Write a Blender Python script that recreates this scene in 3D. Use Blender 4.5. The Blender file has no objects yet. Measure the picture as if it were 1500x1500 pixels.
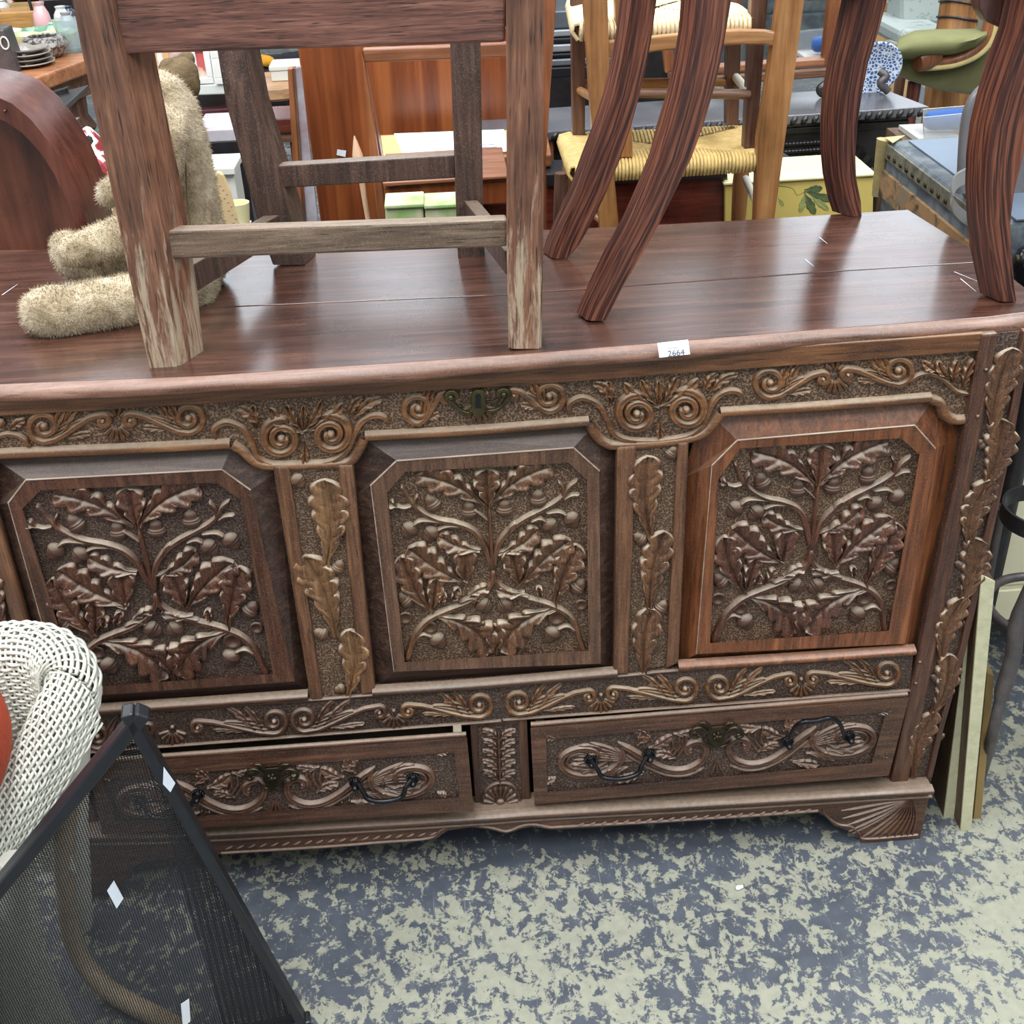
import bpy, bmesh, math, random
import numpy as np
from mathutils import Vector, Matrix, noise
random.seed(7)
scn = bpy.context.scene
COL = scn.collection
PI = math.pi

# ------------------------------------------------------------------ camera
LID = 0.895                                   # height of the chest lid
FPX, PITCH, YAW, ROLL = 1730.5, 0.5555, 0.043415, -0.041381
CAM = Vector((0, -1.327, LID + 0.59493))
_F = Vector((math.sin(YAW)*math.cos(PITCH), math.cos(YAW)*math.cos(PITCH), -math.sin(PITCH)))
_R = Vector((math.cos(YAW), -math.sin(YAW), 0))
_U = _R.cross(_F)
_R2 = _R*math.cos(ROLL) + _U*math.sin(ROLL)
_U2 = _U*math.cos(ROLL) - _R*math.sin(ROLL)
cam = bpy.data.cameras.new('camera'); camo = bpy.data.objects.new('camera', cam); COL.objects.link(camo)
m = Matrix((( _R2.x, _U2.x, -_F.x, CAM.x), (_R2.y, _U2.y, -_F.y, CAM.y), (_R2.z, _U2.z, -_F.z, CAM.z), (0, 0, 0, 1)))
camo.matrix_world = m
cam.sensor_width = 36; cam.sensor_fit = 'HORIZONTAL'; cam.lens = 36*FPX/1500
cam.clip_start = 0.02; cam.clip_end = 60
scn.camera = camo

# ------------------------------------------------------------------ world and lights
scn.view_settings.view_transform = 'Standard'; scn.view_settings.look = 'None'
scn.view_settings.exposure = 0.0; scn.view_settings.gamma = 1.0
scn.view_settings.use_curve_mapping = False
w = bpy.data.worlds.new('hall_light'); scn.world = w; w.use_nodes = True
bg = w.node_tree.nodes['Background']; bg.inputs[0].default_value = (0.86, 0.93, 1.0, 1); bg.inputs[1].default_value = 0.50
def ceiling_light(loc, sx, sy, power, col=(0.95, 0.98, 1.0)):
    l = bpy.data.lights.new('ceiling_panel_light', 'AREA'); l.shape = 'RECTANGLE'; l.size = sx; l.size_y = sy
    l.energy = power; l.color = col
    o = bpy.data.objects.new('ceiling_panel_light', l); COL.objects.link(o); o.location = loc
    return o
for lx in (-3.0, -0.4, 2.2):
    for ly, pw in ((-2.4, 78), (-0.6, 70), (1.3, 55), (2.9, 40)):
        ceiling_light((lx, ly, 3.9), 0.9, 1.4, pw)

# ------------------------------------------------------------------ pixel rays (1500 frame) onto real planes
def ray(px, py): return _F*FPX + _R2*(px-750) - _U2*(py-750)
def aty(px, py, Y):
    d = ray(px, py); return CAM + d*((Y-CAM.y)/d.y)
def onz(px, py, Z):
    d = ray(px, py); return CAM + d*((Z-CAM.z)/d.z)

# ------------------------------------------------------------------ materials
def lin(c):
    out = []
    for v in c[:3]:
        v /= 255.0
        out.append(v/12.92 if v <= 0.04045 else ((v+0.055)/1.055)**2.4)
    return (*out, 1)
def newmat(name):
    mt = bpy.data.materials.new(name); mt.use_nodes = True
    nt = mt.node_tree; b = nt.nodes['Principled BSDF']
    return mt, nt, b
def nd(nt, t, **kw):
    n = nt.nodes.new(t)
    for k, v in kw.items():
        if hasattr(n, k) and k not in n.inputs: setattr(n, k, v)
        else: n.inputs[k].default_value = v
    return n
def ramp(nt, fac, stops, interp='LINEAR'):
    r = nt.nodes.new('ShaderNodeValToRGB'); r.color_ramp.interpolation = interp
    e = r.color_ramp.elements
    while len(e) < len(stops): e.new(0.5)
    for i, (p, c) in enumerate(stops): e[i].position = p; e[i].color = c if len(c) == 4 else (*c, 1)
    nt.links.new(fac, r.inputs[0]); return r
def mix(nt, fac, a, b, mode='MIX'):
    x = nt.nodes.new('ShaderNodeMix'); x.data_type = 'RGBA'; x.blend_type = mode
    for i, v in ((0, fac), (6, a), (7, b)):
        if hasattr(v, 'is_linked') or isinstance(v, bpy.types.NodeSocket): nt.links.new(v, x.inputs[i])
        else: x.inputs[i].default_value = v
    return x.outputs[2]
def math_(nt, op, a, b=None, clamp=False):
    x = nt.nodes.new('ShaderNodeMath'); x.operation = op; x.use_clamp = clamp
    for i, v in ((0, a), (1, b)):
        if v is None: continue
        if isinstance(v, bpy.types.NodeSocket): nt.links.new(v, x.inputs[i])
        else: x.inputs[i].default_value = v
    return x.outputs[0]
def coords(nt, scale=(1, 1, 1), rot=(0, 0, 0), out='Object'):
    tc = nt.nodes.new('ShaderNodeTexCoord'); mp = nt.nodes.new('ShaderNodeMapping')
    mp.inputs['Scale'].default_value = scale; mp.inputs['Rotation'].default_value = rot
    nt.links.new(tc.outputs[out], mp.inputs['Vector']); return mp.outputs[0]
def noisetex(nt, vec, scale, detail=4, rough=0.55, dist=0.0):
    n = nt.nodes.new('ShaderNodeTexNoise'); n.inputs['Scale'].default_value = scale
    n.inputs['Detail'].default_value = detail; n.inputs['Roughness'].default_value = rough
    n.inputs['Distortion'].default_value = dist; nt.links.new(vec, n.inputs['Vector']); return n.outputs['Fac']
def bump(nt, b, h, strength=0.3, dist=0.002):
    n = nt.nodes.new('ShaderNodeBump'); n.inputs['Strength'].default_value = strength; n.inputs['Distance'].default_value = dist
    nt.links.new(h, n.inputs['Height']); nt.links.new(n.outputs[0], b.inputs['Normal']); return n
def wood(name, dark, mid, light, axis='x', rough=0.4, dust=0.0, dustcol=(176, 160, 140), grain=70, blotch=0.5, coat=0.0, bumps=0.25, worn=None, rot=(0, 0, 0), pores=0.0, uv=False):
    mt, nt, b = newmat(name)
    a = {'x': (0.06, 1, 1), 'y': (1, 0.06, 1), 'z': (1, 1, 0.06)}[axis]
    v = coords(nt, (1, 0.06, 1), out='UV') if uv else coords(nt, a, rot); vo = coords(nt)
    g = noisetex(nt, v, grain, 5, 0.65, 0.6)
    g2 = noisetex(nt, v, grain*3.2, 3, 0.6, 0.2)
    gg = math_(nt, 'ADD', math_(nt, 'MULTIPLY', g, 0.65), math_(nt, 'MULTIPLY', g2, 0.35))
    c = ramp(nt, gg, [(0.32, lin(dark)), (0.5, lin(mid)), (0.68, lin(light))]).outputs[0]
    bl = noisetex(nt, vo, 9, 4, 0.6)
    blr = ramp(nt, bl, [(0.3, (1-blotch*0.55,)*3), (0.7, (1.0+blotch*0.25,)*3)]).outputs[0]
    c = mix(nt, 1.0, c, blr, 'MULTIPLY')
    if pores:
        pn = noisetex(nt, v, grain*4.5, 2, 0.5)
        pf = ramp(nt, pn, [(0.60, (0, 0, 0)), (0.70, (1, 1, 1))]).outputs[0]
        c = mix(nt, math_(nt, 'MULTIPLY', pf, pores), c, lin([d*0.45 for d in dark]))
    if worn:                                   # (colour, z below which the finish has gone, z above which it is whole, amount)
        wc, z0, z1, amt = worn
        sp = nt.nodes.new('ShaderNodeSeparateXYZ'); nt.links.new(vo, sp.inputs[0])
        mr = nt.nodes.new('ShaderNodeMapRange'); nt.links.new(sp.outputs[2], mr.inputs[0])
        mr.inputs[1].default_value = z0; mr.inputs[2].default_value = z1; mr.inputs[3].default_value = amt; mr.inputs[4].default_value = -0.25
        wn = noisetex(nt, coords(nt, (1, 0.10, 1), out='UV'), 95, 7, 0.75, 0.5)
        f = math_(nt, 'MULTIPLY', math_(nt, 'SUBTRACT', math_(nt, 'ADD', wn, mr.outputs[0]), 0.62), 9.0, True)
        c = mix(nt, math_(nt, 'MULTIPLY', f, 0.8), c, lin(wc))
        sn = noisetex(nt, coords(nt, (1, 0.45, 1), out='UV'), 24, 5, 0.7, 0.4)
        c = mix(nt, ramp(nt, sn, [(.60, (0, 0, 0)), (.68, (.75,)*3)]).outputs[0], c, lin((62, 52, 50)))
    if dust:
        fl_ = ramp(nt, noisetex(nt, vo, 520, 3, 0.7), [(0.54, (0, 0, 0)), (0.70, (1, 1, 1))]).outputs[0]
        c = mix(nt, math_(nt, 'MULTIPLY', fl_, 0.28), c, lin(dustcol))
        ge = nt.nodes.new('ShaderNodeNewGeometry'); sp = nt.nodes.new('ShaderNodeSeparateXYZ')
        nt.links.new(ge.outputs['Normal'], sp.inputs[0])
        up = nt.nodes.new('ShaderNodeMapRange'); nt.links.new(sp.outputs[2], up.inputs[0])
        up.inputs[1].default_value = 0.35; up.inputs[2].default_value = 0.95; up.inputs[4].default_value = dust
        dn = noisetex(nt, vo, 120, 3, 0.6)
        f = math_(nt, 'MULTIPLY', up.outputs[0], math_(nt, 'ADD', dn, 0.35), True)
        c = mix(nt, f, c, lin(dustcol))
    nt.links.new(c, b.inputs['Base Color'])
    rr = ramp(nt, bl, [(0.3, (rough*0.8,)*3), (0.7, (min(1, rough*1.25),)*3)]).outputs[0]
    nt.links.new(rr, b.inputs['Roughness'])
    if coat: b.inputs['Coat Weight'].default_value = coat; b.inputs['Coat Roughness'].default_value = 0.2
    bump(nt, b, gg, bumps, 0.0015)
    return mt
def plain(name, c, rough=0.5, metal=0.0, var=0.15, scale=14, bumpy=0.0, spec=0.5, c2=None, bscale=200):
    mt, nt, b = newmat(name); v = coords(nt)
    n = noisetex(nt, v, scale, 4, 0.6)
    a = lin(c); d = lin(c2) if c2 else tuple([x*(1-var) for x in a[:3]] + [1]); e = tuple([min(1, x*(1+var)) for x in a[:3]] + [1])
    r = ramp(nt, n, [(0.3, d), (0.7, e if not c2 else a)])
    nt.links.new(r.outputs[0], b.inputs['Base Color'])
    b.inputs['Roughness'].default_value = rough; b.inputs['Metallic'].default_value = metal
    b.inputs['Specular IOR Level'].default_value = spec
    if bumpy: bump(nt, b, noisetex(nt, v, bscale, 3), bumpy, 0.002)
    return mt
def spots(name, c1, c2, scale, thr, rough=0.6, soft=0.03, c3=None):
    mt, nt, b = newmat(name); v = coords(nt)
    n = noisetex(nt, v, scale, 5, 0.6, 0.3)
    c = ramp(nt, n, [(thr-soft, lin(c1)), (thr+soft, lin(c2))]).outputs[0]
    if c3:
        n2 = noisetex(nt, v, scale*0.55, 4, 0.6, 0.5)
        f = ramp(nt, n2, [(0.56, (0, 0, 0)), (0.62, (1, 1, 1))]).outputs[0]
        c = mix(nt, f, c, lin(c3))
    nt.links.new(c, b.inputs['Base Color']); b.inputs['Roughness'].default_value = rough
    bump(nt, b, n, 0.2, 0.002); return mt

M = {}
M['oak_rail'] = wood('oak_rail_wood', (50, 30, 18), (100, 61, 34), (136, 93, 58), 'x', 0.42, 0.5, (166, 148, 126), 80, pores=0.7)
M['oak_post'] = wood('oak_post_wood', (50, 30, 20), (98, 62, 40), (134, 96, 66), 'z', 0.45, 0.5, (165, 148, 128), 80, pores=0.7)
M['oak_dark'] = wood('oak_dark_wood', (38, 23, 17), (76, 46, 32), (110, 75, 54), 'x', 0.4, 0.55, (162, 145, 126), 80, pores=0.6)
M['oak_dark_v'] = wood('oak_dark_upright_wood', (38, 23, 18), (78, 47, 34), (112, 76, 54), 'z', 0.4, 0.5, (160, 143, 126), 80, pores=0.6)
M['oak_panel'] = wood('oak_panel_wood', (56, 36, 27), (92, 62, 45), (124, 90, 66), 'z', 0.38, 0.6, (172, 157, 138), 80, pores=0.7)
M['oak_red'] = wood('oak_red_panel_wood', (56, 29, 16), (108, 61, 34), (150, 92, 54), 'z', 0.34, 0.5, (170, 140, 122), 60, pores=0.6, bumps=0.4)
M['leaf'] = wood('carved_leaf_wood', (44, 26, 17), (92, 57, 34), (130, 90, 57), 'z', 0.52, 0.9, (190, 176, 154), 90, bumps=0.9, pores=0.6)
M['leaf_red'] = wood('carved_leaf_red_wood', (44, 22, 15), (80, 43, 28), (112, 70, 46), 'z', 0.52, 0.9, (186, 171, 152), 90, bumps=0.9, pores=0.6)
M['leaf_light'] = wood('carved_leaf_light_wood', (66, 43, 25), (112, 77, 47), (144, 107, 70), 'z', 0.52, 0.9, (190, 176, 156), 90, bumps=0.9, pores=0.6)
M['scroll'] = wood('carved_scroll_wood', (50, 30, 17), (106, 67, 37), (144, 99, 60), 'x', 0.52, 0.8, (178, 162, 140), 90, bumps=0.4)
M['scroll_dark'] = wood('carved_scroll_dark_wood', (40, 25, 18), (84, 53, 37), (118, 83, 60), 'x', 0.52, 0.8, (165, 148, 134), 90, bumps=0.4)
def ground_mat(name, a, c_, d):
    mt, nt, b = newmat(name); v = coords(nt)
    vo = nt.nodes.new('ShaderNodeTexVoronoi'); vo.inputs['Scale'].default_value = 420; nt.links.new(v, vo.inputs['Vector'])
    n = noisetex(nt, v, 260, 4, 0.7); n2 = noisetex(nt, v, 16, 4)
    h = math_(nt, 'ADD', math_(nt, 'MULTIPLY', n, 0.6), math_(nt, 'MULTIPLY', vo.outputs['Distance'], 0.5))
    c = ramp(nt, h, [(0.36, lin(a)), (0.55, lin(c_)), (0.72, lin(d))]).outputs[0]
    c = mix(nt, 1.0, c, ramp(nt, n2, [(0.3, (0.7,)*3), (0.7, (1.15,)*3)]).outputs[0], 'MULTIPLY')
    nt.links.new(c, b.inputs['Base Color']); b.inputs['Roughness'].default_value = 0.65
    bump(nt, b, h, 0.7, 0.002); return mt
M['ground'] = ground_mat('punched_ground_wood', (52, 35, 26), (88, 64, 47), (138, 114, 91))
M['ground_dark'] = ground_mat('punched_ground_dark_wood', (36, 25, 21), (66, 48, 39), (108, 88, 76))
M['bevel'] = wood('dark_bevel_wood', (34, 22, 18), (66, 44, 36), (100, 76, 64), 'x', 0.42, 0.4, (150, 134, 122), 80, pores=0.5)
M['lip_highlight'] = wood('pale_lip_highlight_wood', (120, 98, 80), (162, 142, 124), (196, 182, 168), 'x', 0.5, 0, grain=60)  # pale colour that paints a highlight line along the panel lips
M['lid'] = wood('polished_lid_wood', (40, 24, 19), (76, 47, 37), (106, 72, 58), 'x', 0.27, 0.0, grain=60, coat=0.8, bumps=0.22, pores=0.4)
M['lid_nose'] = wood('lid_edge_wood', (62, 38, 28), (106, 70, 52), (146, 110, 92), 'x', 0.42, 0.4, (172, 150, 140), grain=70, bumps=0.5, pores=0.6)
M['carcass'] = plain('dark_inside_wood', (38, 26, 20), 0.8)
M['drawer_side'] = plain('drawer_side_wood', (150, 138, 122), 0.7)
M['brass'] = plain('dull_brass', (92, 84, 56), 0.42, 0.75, 0.3, 60, c2=(56, 52, 38))
M['black_metal'] = plain('blackened_brass', (44, 44, 46), 0.32, 0.85, 0.3, 60)
M['paper'] = plain('white_paper', (226, 232, 240), 0.7, 0, 0.02)
M['ink'] = plain('grey_ink', (90, 90, 100), 0.7, 0, 0.02)

# ------------------------------------------------------------------ object helpers
def link(o, parent=None):
    COL.objects.link(o)
    if parent is not None:
        o.parent = parent
        p = parent; t = Vector((0, 0, 0))
        while p: t += p.location + p.matrix_parent_inverse.translation; p = p.parent
        o.matrix_parent_inverse = Matrix.Translation(-t)
    return o
def tag(o, label=None, cat=None, group=None, kind=None):
    if label: o['label'] = label
    if cat: o['category'] = cat
    if group: o['group'] = group
    if kind: o['kind'] = kind
    return o
def thing(name, label, cat, loc, group=None):
    o = bpy.data.objects.new(name, None); COL.objects.link(o); o.location = loc; o.empty_display_size = 0.05
    return tag(o, label, cat, group)
def mesh(name, verts, faces, mat, parent=None, smooth=False, auto=None):
    me = bpy.data.meshes.new(name); me.from_pydata([tuple(v) for v in verts], [], faces); me.materials.append(mat)
    bm = bmesh.new(); bm.from_mesh(me); bmesh.ops.recalc_face_normals(bm, faces=bm.faces)
    for f in bm.faces: f.smooth = smooth
    if smooth and auto:
        for e in bm.edges:
            if len(e.link_faces) == 2 and e.calc_face_angle(0) > auto: e.smooth = False
    bm.to_mesh(me); bm.free()
    return link(bpy.data.objects.new(name, me), parent)
def bmobj(name, bm, mat, parent=None, smooth=False, auto=0.7):
    bmesh.ops.recalc_face_normals(bm, faces=bm.faces)
    for f in bm.faces: f.smooth = smooth
    if smooth:
        for e in bm.edges:
            if len(e.link_faces) == 2 and e.calc_face_angle(0) > auto: e.smooth = False
    me = bpy.data.meshes.new(name); bm.to_mesh(me); bm.free(); me.materials.append(mat)
    return link(bpy.data.objects.new(name, me), parent)
def add_prism(bm, front, off):
    """closed prism: ring of points and the same ring moved by off"""
    a = [bm.verts.new(p) for p in front]; b = [bm.verts.new(Vector(p)+Vector(off)) for p in front]
    n = len(a); bm.faces.new(a); bm.faces.new(b[::-1])
    for i in range(n): bm.faces.new((a[i], b[i], b[(i+1) % n], a[(i+1) % n]))
    return a, b
def prism(name, front, off, mat, parent=None, bev=0.0, seg=2):
    bm = bmesh.new(); add_prism(bm, front, off)
    bmesh.ops.recalc_face_normals(bm, faces=bm.faces)
    if bev: bmesh.ops.bevel(bm, geom=list(bm.edges), offset=bev, segments=seg, profile=0.5, affect='EDGES', clamp_overlap=True)
    return bmobj(name, bm, mat, parent, smooth=bool(bev), auto=0.2)
def slab(name, px, y0, th, mat, parent=None, bev=0.0015):
    """board of the chest front: pixel outline on plane y=y0, thickness th backwards"""
    return prism(name, [aty(x, y, y0) for x, y in px], (0, th, 0), mat, parent, bev)
def box(name, lo, hi, mat, parent=None, bev=0.0, seg=2):
    x0, y0, z0 = lo; x1, y1, z1 = hi
    return prism(name, [(x0, y0, z0), (x1, y0, z0), (x1, y0, z1), (x0, y0, z1)], (0, y1-y0, 0), mat, parent, bev, seg)
def add_loft(bm, rings, closed=True, caps=True):
    vs = [[bm.verts.new(p) for p in r] for r in rings]; n = len(vs[0])
    for i in range(len(vs)-1):
        for j in range(n if closed else n-1):
            bm.faces.new((vs[i][j], vs[i][(j+1) % n], vs[i+1][(j+1) % n], vs[i+1][j]))
    if caps and closed: bm.faces.new(vs[0][::-1]); bm.faces.new(vs[-1])
    return vs
def add_tube(bm, pts, r, seg=8, caps=True):
    pts = [Vector(p) for p in pts]; n = len(pts); rr = r if hasattr(r, '__len__') else [r]*n
    up = None; rings = []
    for i, p in enumerate(pts):
        t = (pts[min(i+1, n-1)] - pts[max(i-1, 0)]).normalized()
        if up is None: up = Vector((0, 0, 1)) if abs(t.z) < 0.9 else Vector((0, 1, 0))
        s = t.cross(up).normalized(); up = s.cross(t).normalized()
        rings.append([p + (s*math.cos(a) + up*math.sin(a))*rr[i] for a in [2*PI*k/seg for k in range(seg)]])
    add_loft(bm, rings, True, caps)
def tube(name, pts, r, mat, parent=None, seg=8):
    bm = bmesh.new(); add_tube(bm, pts, r, seg); return bmobj(name, bm, mat, parent, True, 0.9)
def add_lathe(bm, prof, base=(0, 0, 0), axis=(0, 0, 1), seg=20):
    ax = Vector(axis).normalized(); s = ax.orthogonal().normalized(); t = ax.cross(s); base = Vector(base)
    add_loft(bm, [[base + ax*h + (s*math.cos(2*PI*k/seg) + t*math.sin(2*PI*k/seg))*max(r, 1e-4) for k in range(seg)] for r, h in prof])
def lathe(name, prof, base, mat, parent=None, axis=(0, 0, 1), seg=20):
    bm = bmesh.new(); add_lathe(bm, prof, base, axis, seg); return bmobj(name, bm, mat, parent, True, 0.6)
def catmull(pts, per=8):
    pts = [np.array(p, float) for p in pts]; P = [2*pts[0]-pts[1]] + pts + [2*pts[-1]-pts[-2]]; out = []
    for i in range(1, len(P)-2):
        for k in range(per):
            t = k/per
            out.append(0.5*((2*P[i]) + (-P[i-1]+P[i+1])*t + (2*P[i-1]-5*P[i]+4*P[i+1]-P[i+2])*t*t + (-P[i-1]+3*P[i]-3*P[i+1]+P[i+2])*t**3))
    out.append(P[-2]); return out
def bilin(q, u, v):          # q = tl, tr, br, bl points
    return (q[0]*(1-u)+q[1]*u)*(1-v) + (q[3]*(1-u)+q[2]*u)*v
def homog(src, dst):
    A = []; b = []
    for (x, y), (u, v) in zip(src, dst):
        A += [[x, y, 1, 0, 0, 0, -u*x, -u*y], [0, 0, 0, x, y, 1, -v*x, -v*y]]; b += [u, v]
    h = np.linalg.solve(np.array(A, float), np.array(b, float))
    def f(p):
        x, y = p; d = h[6]*x+h[7]*y+1
        return ((h[0]*x+h[1]*y+h[2])/d, (h[3]*x+h[4]*y+h[5])/d)
    return f

# ------------------------------------------------------------------ carving tools (all in the plane y = Y, relief towards -y)
def resample(P, n):
    P = np.array(P); d = np.r_[0, np.cumsum(np.linalg.norm(np.diff(P, axis=0), axis=1))]
    s = np.linspace(0, d[-1], n); return np.stack([np.interp(s, d, P[:, k]) for k in range(P.shape[1])], 1), d[-1]
def ridge(name, path, wid, h, Y, mat, parent, per=6, taper=(1, 1), groove=0.25, px=True):
    """raised rounded ribbon along a path of pixels; wid in pixels (start, end)"""
    pts = catmull(path, per) if len(path) < 40 else [np.array(p, float) for p in path]
    Q = np.array([[aty(p[0], p[1], Y).x, aty(p[0], p[1], Y).z] for p in pts])
    k = 0.00088; n = len(Q); V = []; F = []
    ts = (-1, -0.88, -0.6, -0.28, 0, 0.28, 0.6, 0.88, 1); m_ = len(ts)
    for i in range(n):
        t = Q[min(i+1, n-1)]-Q[max(i-1, 0)]; t /= (np.linalg.norm(t)+1e-9); nn = np.array([-t[1], t[0]])
        s = i/(n-1); ww = (wid[0]*(1-s)+wid[1]*s)*k
        e = 1.0 if taper is None else min(1, s/0.06+0.25)*min(1, (1-s)/0.06+0.25) if taper == (1, 1) else min(1, s*taper[0]+.15)*min(1, (1-s)*taper[1]+.15)
        for t_ in ts:
            hh = h*(max(0, 1-abs(t_)**3.2))**0.75*(1-groove*math.exp(-(t_*5)**2))*min(1, e+0.2)
            q = Q[i]+nn*t_*ww*e; V.append((q[0], Y+0.0005-hh, q[1]))
    for i in range(n-1):
        for j in range(m_-1): F.append((i*m_+j, i*m_+j+1, (i+1)*m_+j+1, (i+1)*m_+j))
    return mesh(name, V, F, mat, parent, True)
def oak_leaf(base, tip, hw, Y, mat, parent, h=0.010, lobes=4, bend=0.0, name='oak_leaf', depth=0.45):
    b = aty(base[0], base[1], Y); t = aty(tip[0], tip[1], Y); b = np.array([b.x, b.z]); t = np.array([t.x, t.z])
    ax = t-b; L = np.linalg.norm(ax); ax /= L; nx = np.array([-ax[1], ax[0]]); W = hw*0.00092
    ns = 11*lobes; us = (-1, -0.96, -0.78, -0.55, -0.3, -0.1, 0, 0.1, 0.3, 0.55, 0.78, 0.96, 1); nt_ = len(us)-1; V = []; F = []
    ph = random.uniform(-0.12, 0.12); W *= 1.18; tilt = random.choice((-1, 1))*0.16
    for i in range(ns+1):
        s = i/ns
        env = (0.22+0.86*min(1, s/0.62)**0.8)*math.sqrt(max(0, 1-s**7)) if depth > 0.3 else math.sin(PI*min(1, s**0.8*0.98+0.02))**0.6*(0.6+0.5*s)
        for j, u in enumerate(us):
            a = abs(u); sg = 1 if u >= 0 else -1; x = lobes*s+ph*sg
            lob = (1-depth)+depth*abs(math.sin(PI*x))**0.6
            wv = W*env*lob
            ss = s + 0.20*a**1.5*(1-s)*(s > 0.02)
            c = b + ax*L*ss + nx*(u*wv + bend*L*math.sin(PI*ss)*1.0)
            body = 0.72+0.28*min(1, a*1.2)+tilt*u
            hh = h*body*(0.7+0.3*math.sin(PI*min(1, s*0.82+0.12)))
            hh -= h*0.55*math.exp(-(a*11)**2)
            vein = math.exp(-(math.sin(PI*(x-0.5-0.45*a))/0.16)**2)
            hh -= h*0.42*vein*min(1, a*3)*(1-a*0.5)
            hh += h*0.16*math.sin(2*PI*(x-0.45*a))*a
            if a > 0.99: hh = -0.0008
            V.append((c[0], Y-hh, c[1]))
    w_ = nt_+1
    for i in range(ns):
        for j in range(nt_): F.append((i*w_+j, i*w_+j+1, (i+1)*w_+j+1, (i+1)*w_+j))
    return mesh(name, V, F, mat, parent, True)
_ac = {}
def acorn_mesh(kind, mat):
    key = (kind, mat.name)
    if key in _ac: return _ac[key]
    bm = bmesh.new()
    if kind == 'acorn':
        prof = [(0.0, -1.0), (0.45, -0.95), (0.78, -0.7), (0.92, -0.35), (0.95, -0.12), (0.80, -0.10), (0.86, 0.0), (0.88, 0.06), (0.70, 0.08), (0.70, 0.3), (0.62, 0.6), (0.42, 0.85), (0.16, 0.98), (0.06, 1.1), (0.0, 1.12)]
        add_lathe(bm, prof, (0, 0, 0), (1, 0, 0), 14)
    else:
        prof = [(0.0, -0.3), (0.7, -0.2), (1.0, 0.1), (1.0, 0.42), (0.86, 0.55), (0.7, 0.45), (0.45, 0.15), (0.0, 0.05)]
        add_lathe(bm, prof, (0, 0, 0), (0, -1, 0), 14)
    for v in bm.verts: v.co.y *= 0.85
    bmesh.ops.recalc_face_normals(bm, faces=bm.faces)
    for f in bm.faces: f.smooth = True
    me = bpy.data.meshes.new(kind); bm.to_mesh(me); bm.free(); me.materials.append(mat); _ac[key] = me
    return me
def acorn(c, ang, r, Y, mat, parent, kind='acorn'):
    """ang: image direction of the nut's tip in degrees, 0 right, 90 up"""
    me = acorn_mesh(kind, mat); o = bpy.data.objects.new(kind if kind == 'acorn' else 'acorn_cup', me)
    link(o, parent); p = aty(c[0], c[1], Y); o.location = (p.x, Y-0.001, p.z)
    o.rotation_euler = (0, -math.radians(ang), 0); s = r*0.00092; o.scale = (s, s, s); return o
def rings(name, polys, mat, parent=None, capmat=None, bevmat=None):
    """nested outlines (pixels, y) joined by faces, the last one capped"""
    bm = bmesh.new(); R = [[bm.verts.new(aty(x, y, Y)) for x, y in P] for P, Y in polys]; n = len(R[0])
    for k, (a, b) in enumerate(zip(R[:-1], R[1:])):
        for i in range(n):
            f_ = bm.faces.new((a[i], a[(i+1) % n], b[(i+1) % n], b[i]))
            if bevmat and k == 0: f_.material_index = 2
    cap = bm.faces.new(R[-1])
    for f in bm.faces: f.normal_update()
    me = bpy.data.meshes.new(name); 
    if capmat: cap.material_index = 1
    bm.normal_update()
    if cap.normal.y > 0:
        for f in bm.faces: f.normal_flip()
    bm.to_mesh(me); bm.free(); me.materials.append(mat)
    if capmat: me.materials.append(capmat)
    if bevmat: me.materials.append(bevmat)
    return link(bpy.data.objects.new(name, me), parent)

# ================================================================== FLOOR
mt, nt, b = newmat('worn_painted_concrete'); v = coords(nt)
big = noisetex(nt, v, 1.7, 4, 0.6); med = noisetex(nt, coords(nt, (.8, 1, 1)), 25, 10, 0.80, 0.6); fine = noisetex(nt, coords(nt, (1, 0.7, 1), (0, 0, 0.4)), 62, 6, 0.7, 0.4)
s_ = math_(nt, 'ADD', math_(nt, 'MULTIPLY', med, 0.55), math_(nt, 'ADD', math_(nt, 'MULTIPLY', fine, 0.45), math_(nt, 'MULTIPLY', big, 0.32)))
patch = ramp(nt, s_, [(0.676, (0, 0, 0)), (0.686, (1, 1, 1))]).outputs[0]
blue = mix(nt, noisetex(nt, v, 30, 5), lin((56, 61, 70)), lin((94, 99, 108)))
cream = mix(nt, noisetex(nt, v, 60, 4), lin((130, 131, 116)), lin((162, 162, 144)))
scr = noisetex(nt, coords(nt, (26, 0.8, 1), (0, 0, 0.9)), 7, 3, 0.6)
blue = mix(nt, ramp(nt, scr, [(0.66, (0, 0, 0)), (0.72, (0.45,)*3)]).outputs[0], blue, lin((150, 152, 148)))
nt.links.new(mix(nt, patch, blue, cream), b.inputs['Base Color'])
nt.links.new(ramp(nt, patch, [(0, (0.38,)*3), (1, (0.62,)*3)]).outputs[0], b.inputs['Roughness'])
bump(nt, b, patch, 0.25, 0.001)
M['floor'] = mt
wallm = plain('pale_wall_paint', (176, 180, 180), 0.8)
for nm, lo, hi in (('wall_back', (-7, 12.9, 0), (8, 13, 9.6)), ('wall_front', (-7, -3.5, 0), (8, -3.4, 3.6)), ('wall_left', (-7, -3.4, 0), (-6.9, 12.9, 3.6)), ('wall_right', (7.9, -3.4, 0), (8, 12.9, 3.6))):
    tag(box(nm, lo, hi, wallm), kind='structure')
mt, nt, b = newmat('daylight_window_glass'); b.inputs['Base Color'].default_value = (.9, .95, 1, 1); b.inputs['Emission Color'].default_value = (.86, .93, 1, 1); b.inputs['Emission Strength'].default_value = 2.7; M['win'] = mt
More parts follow.
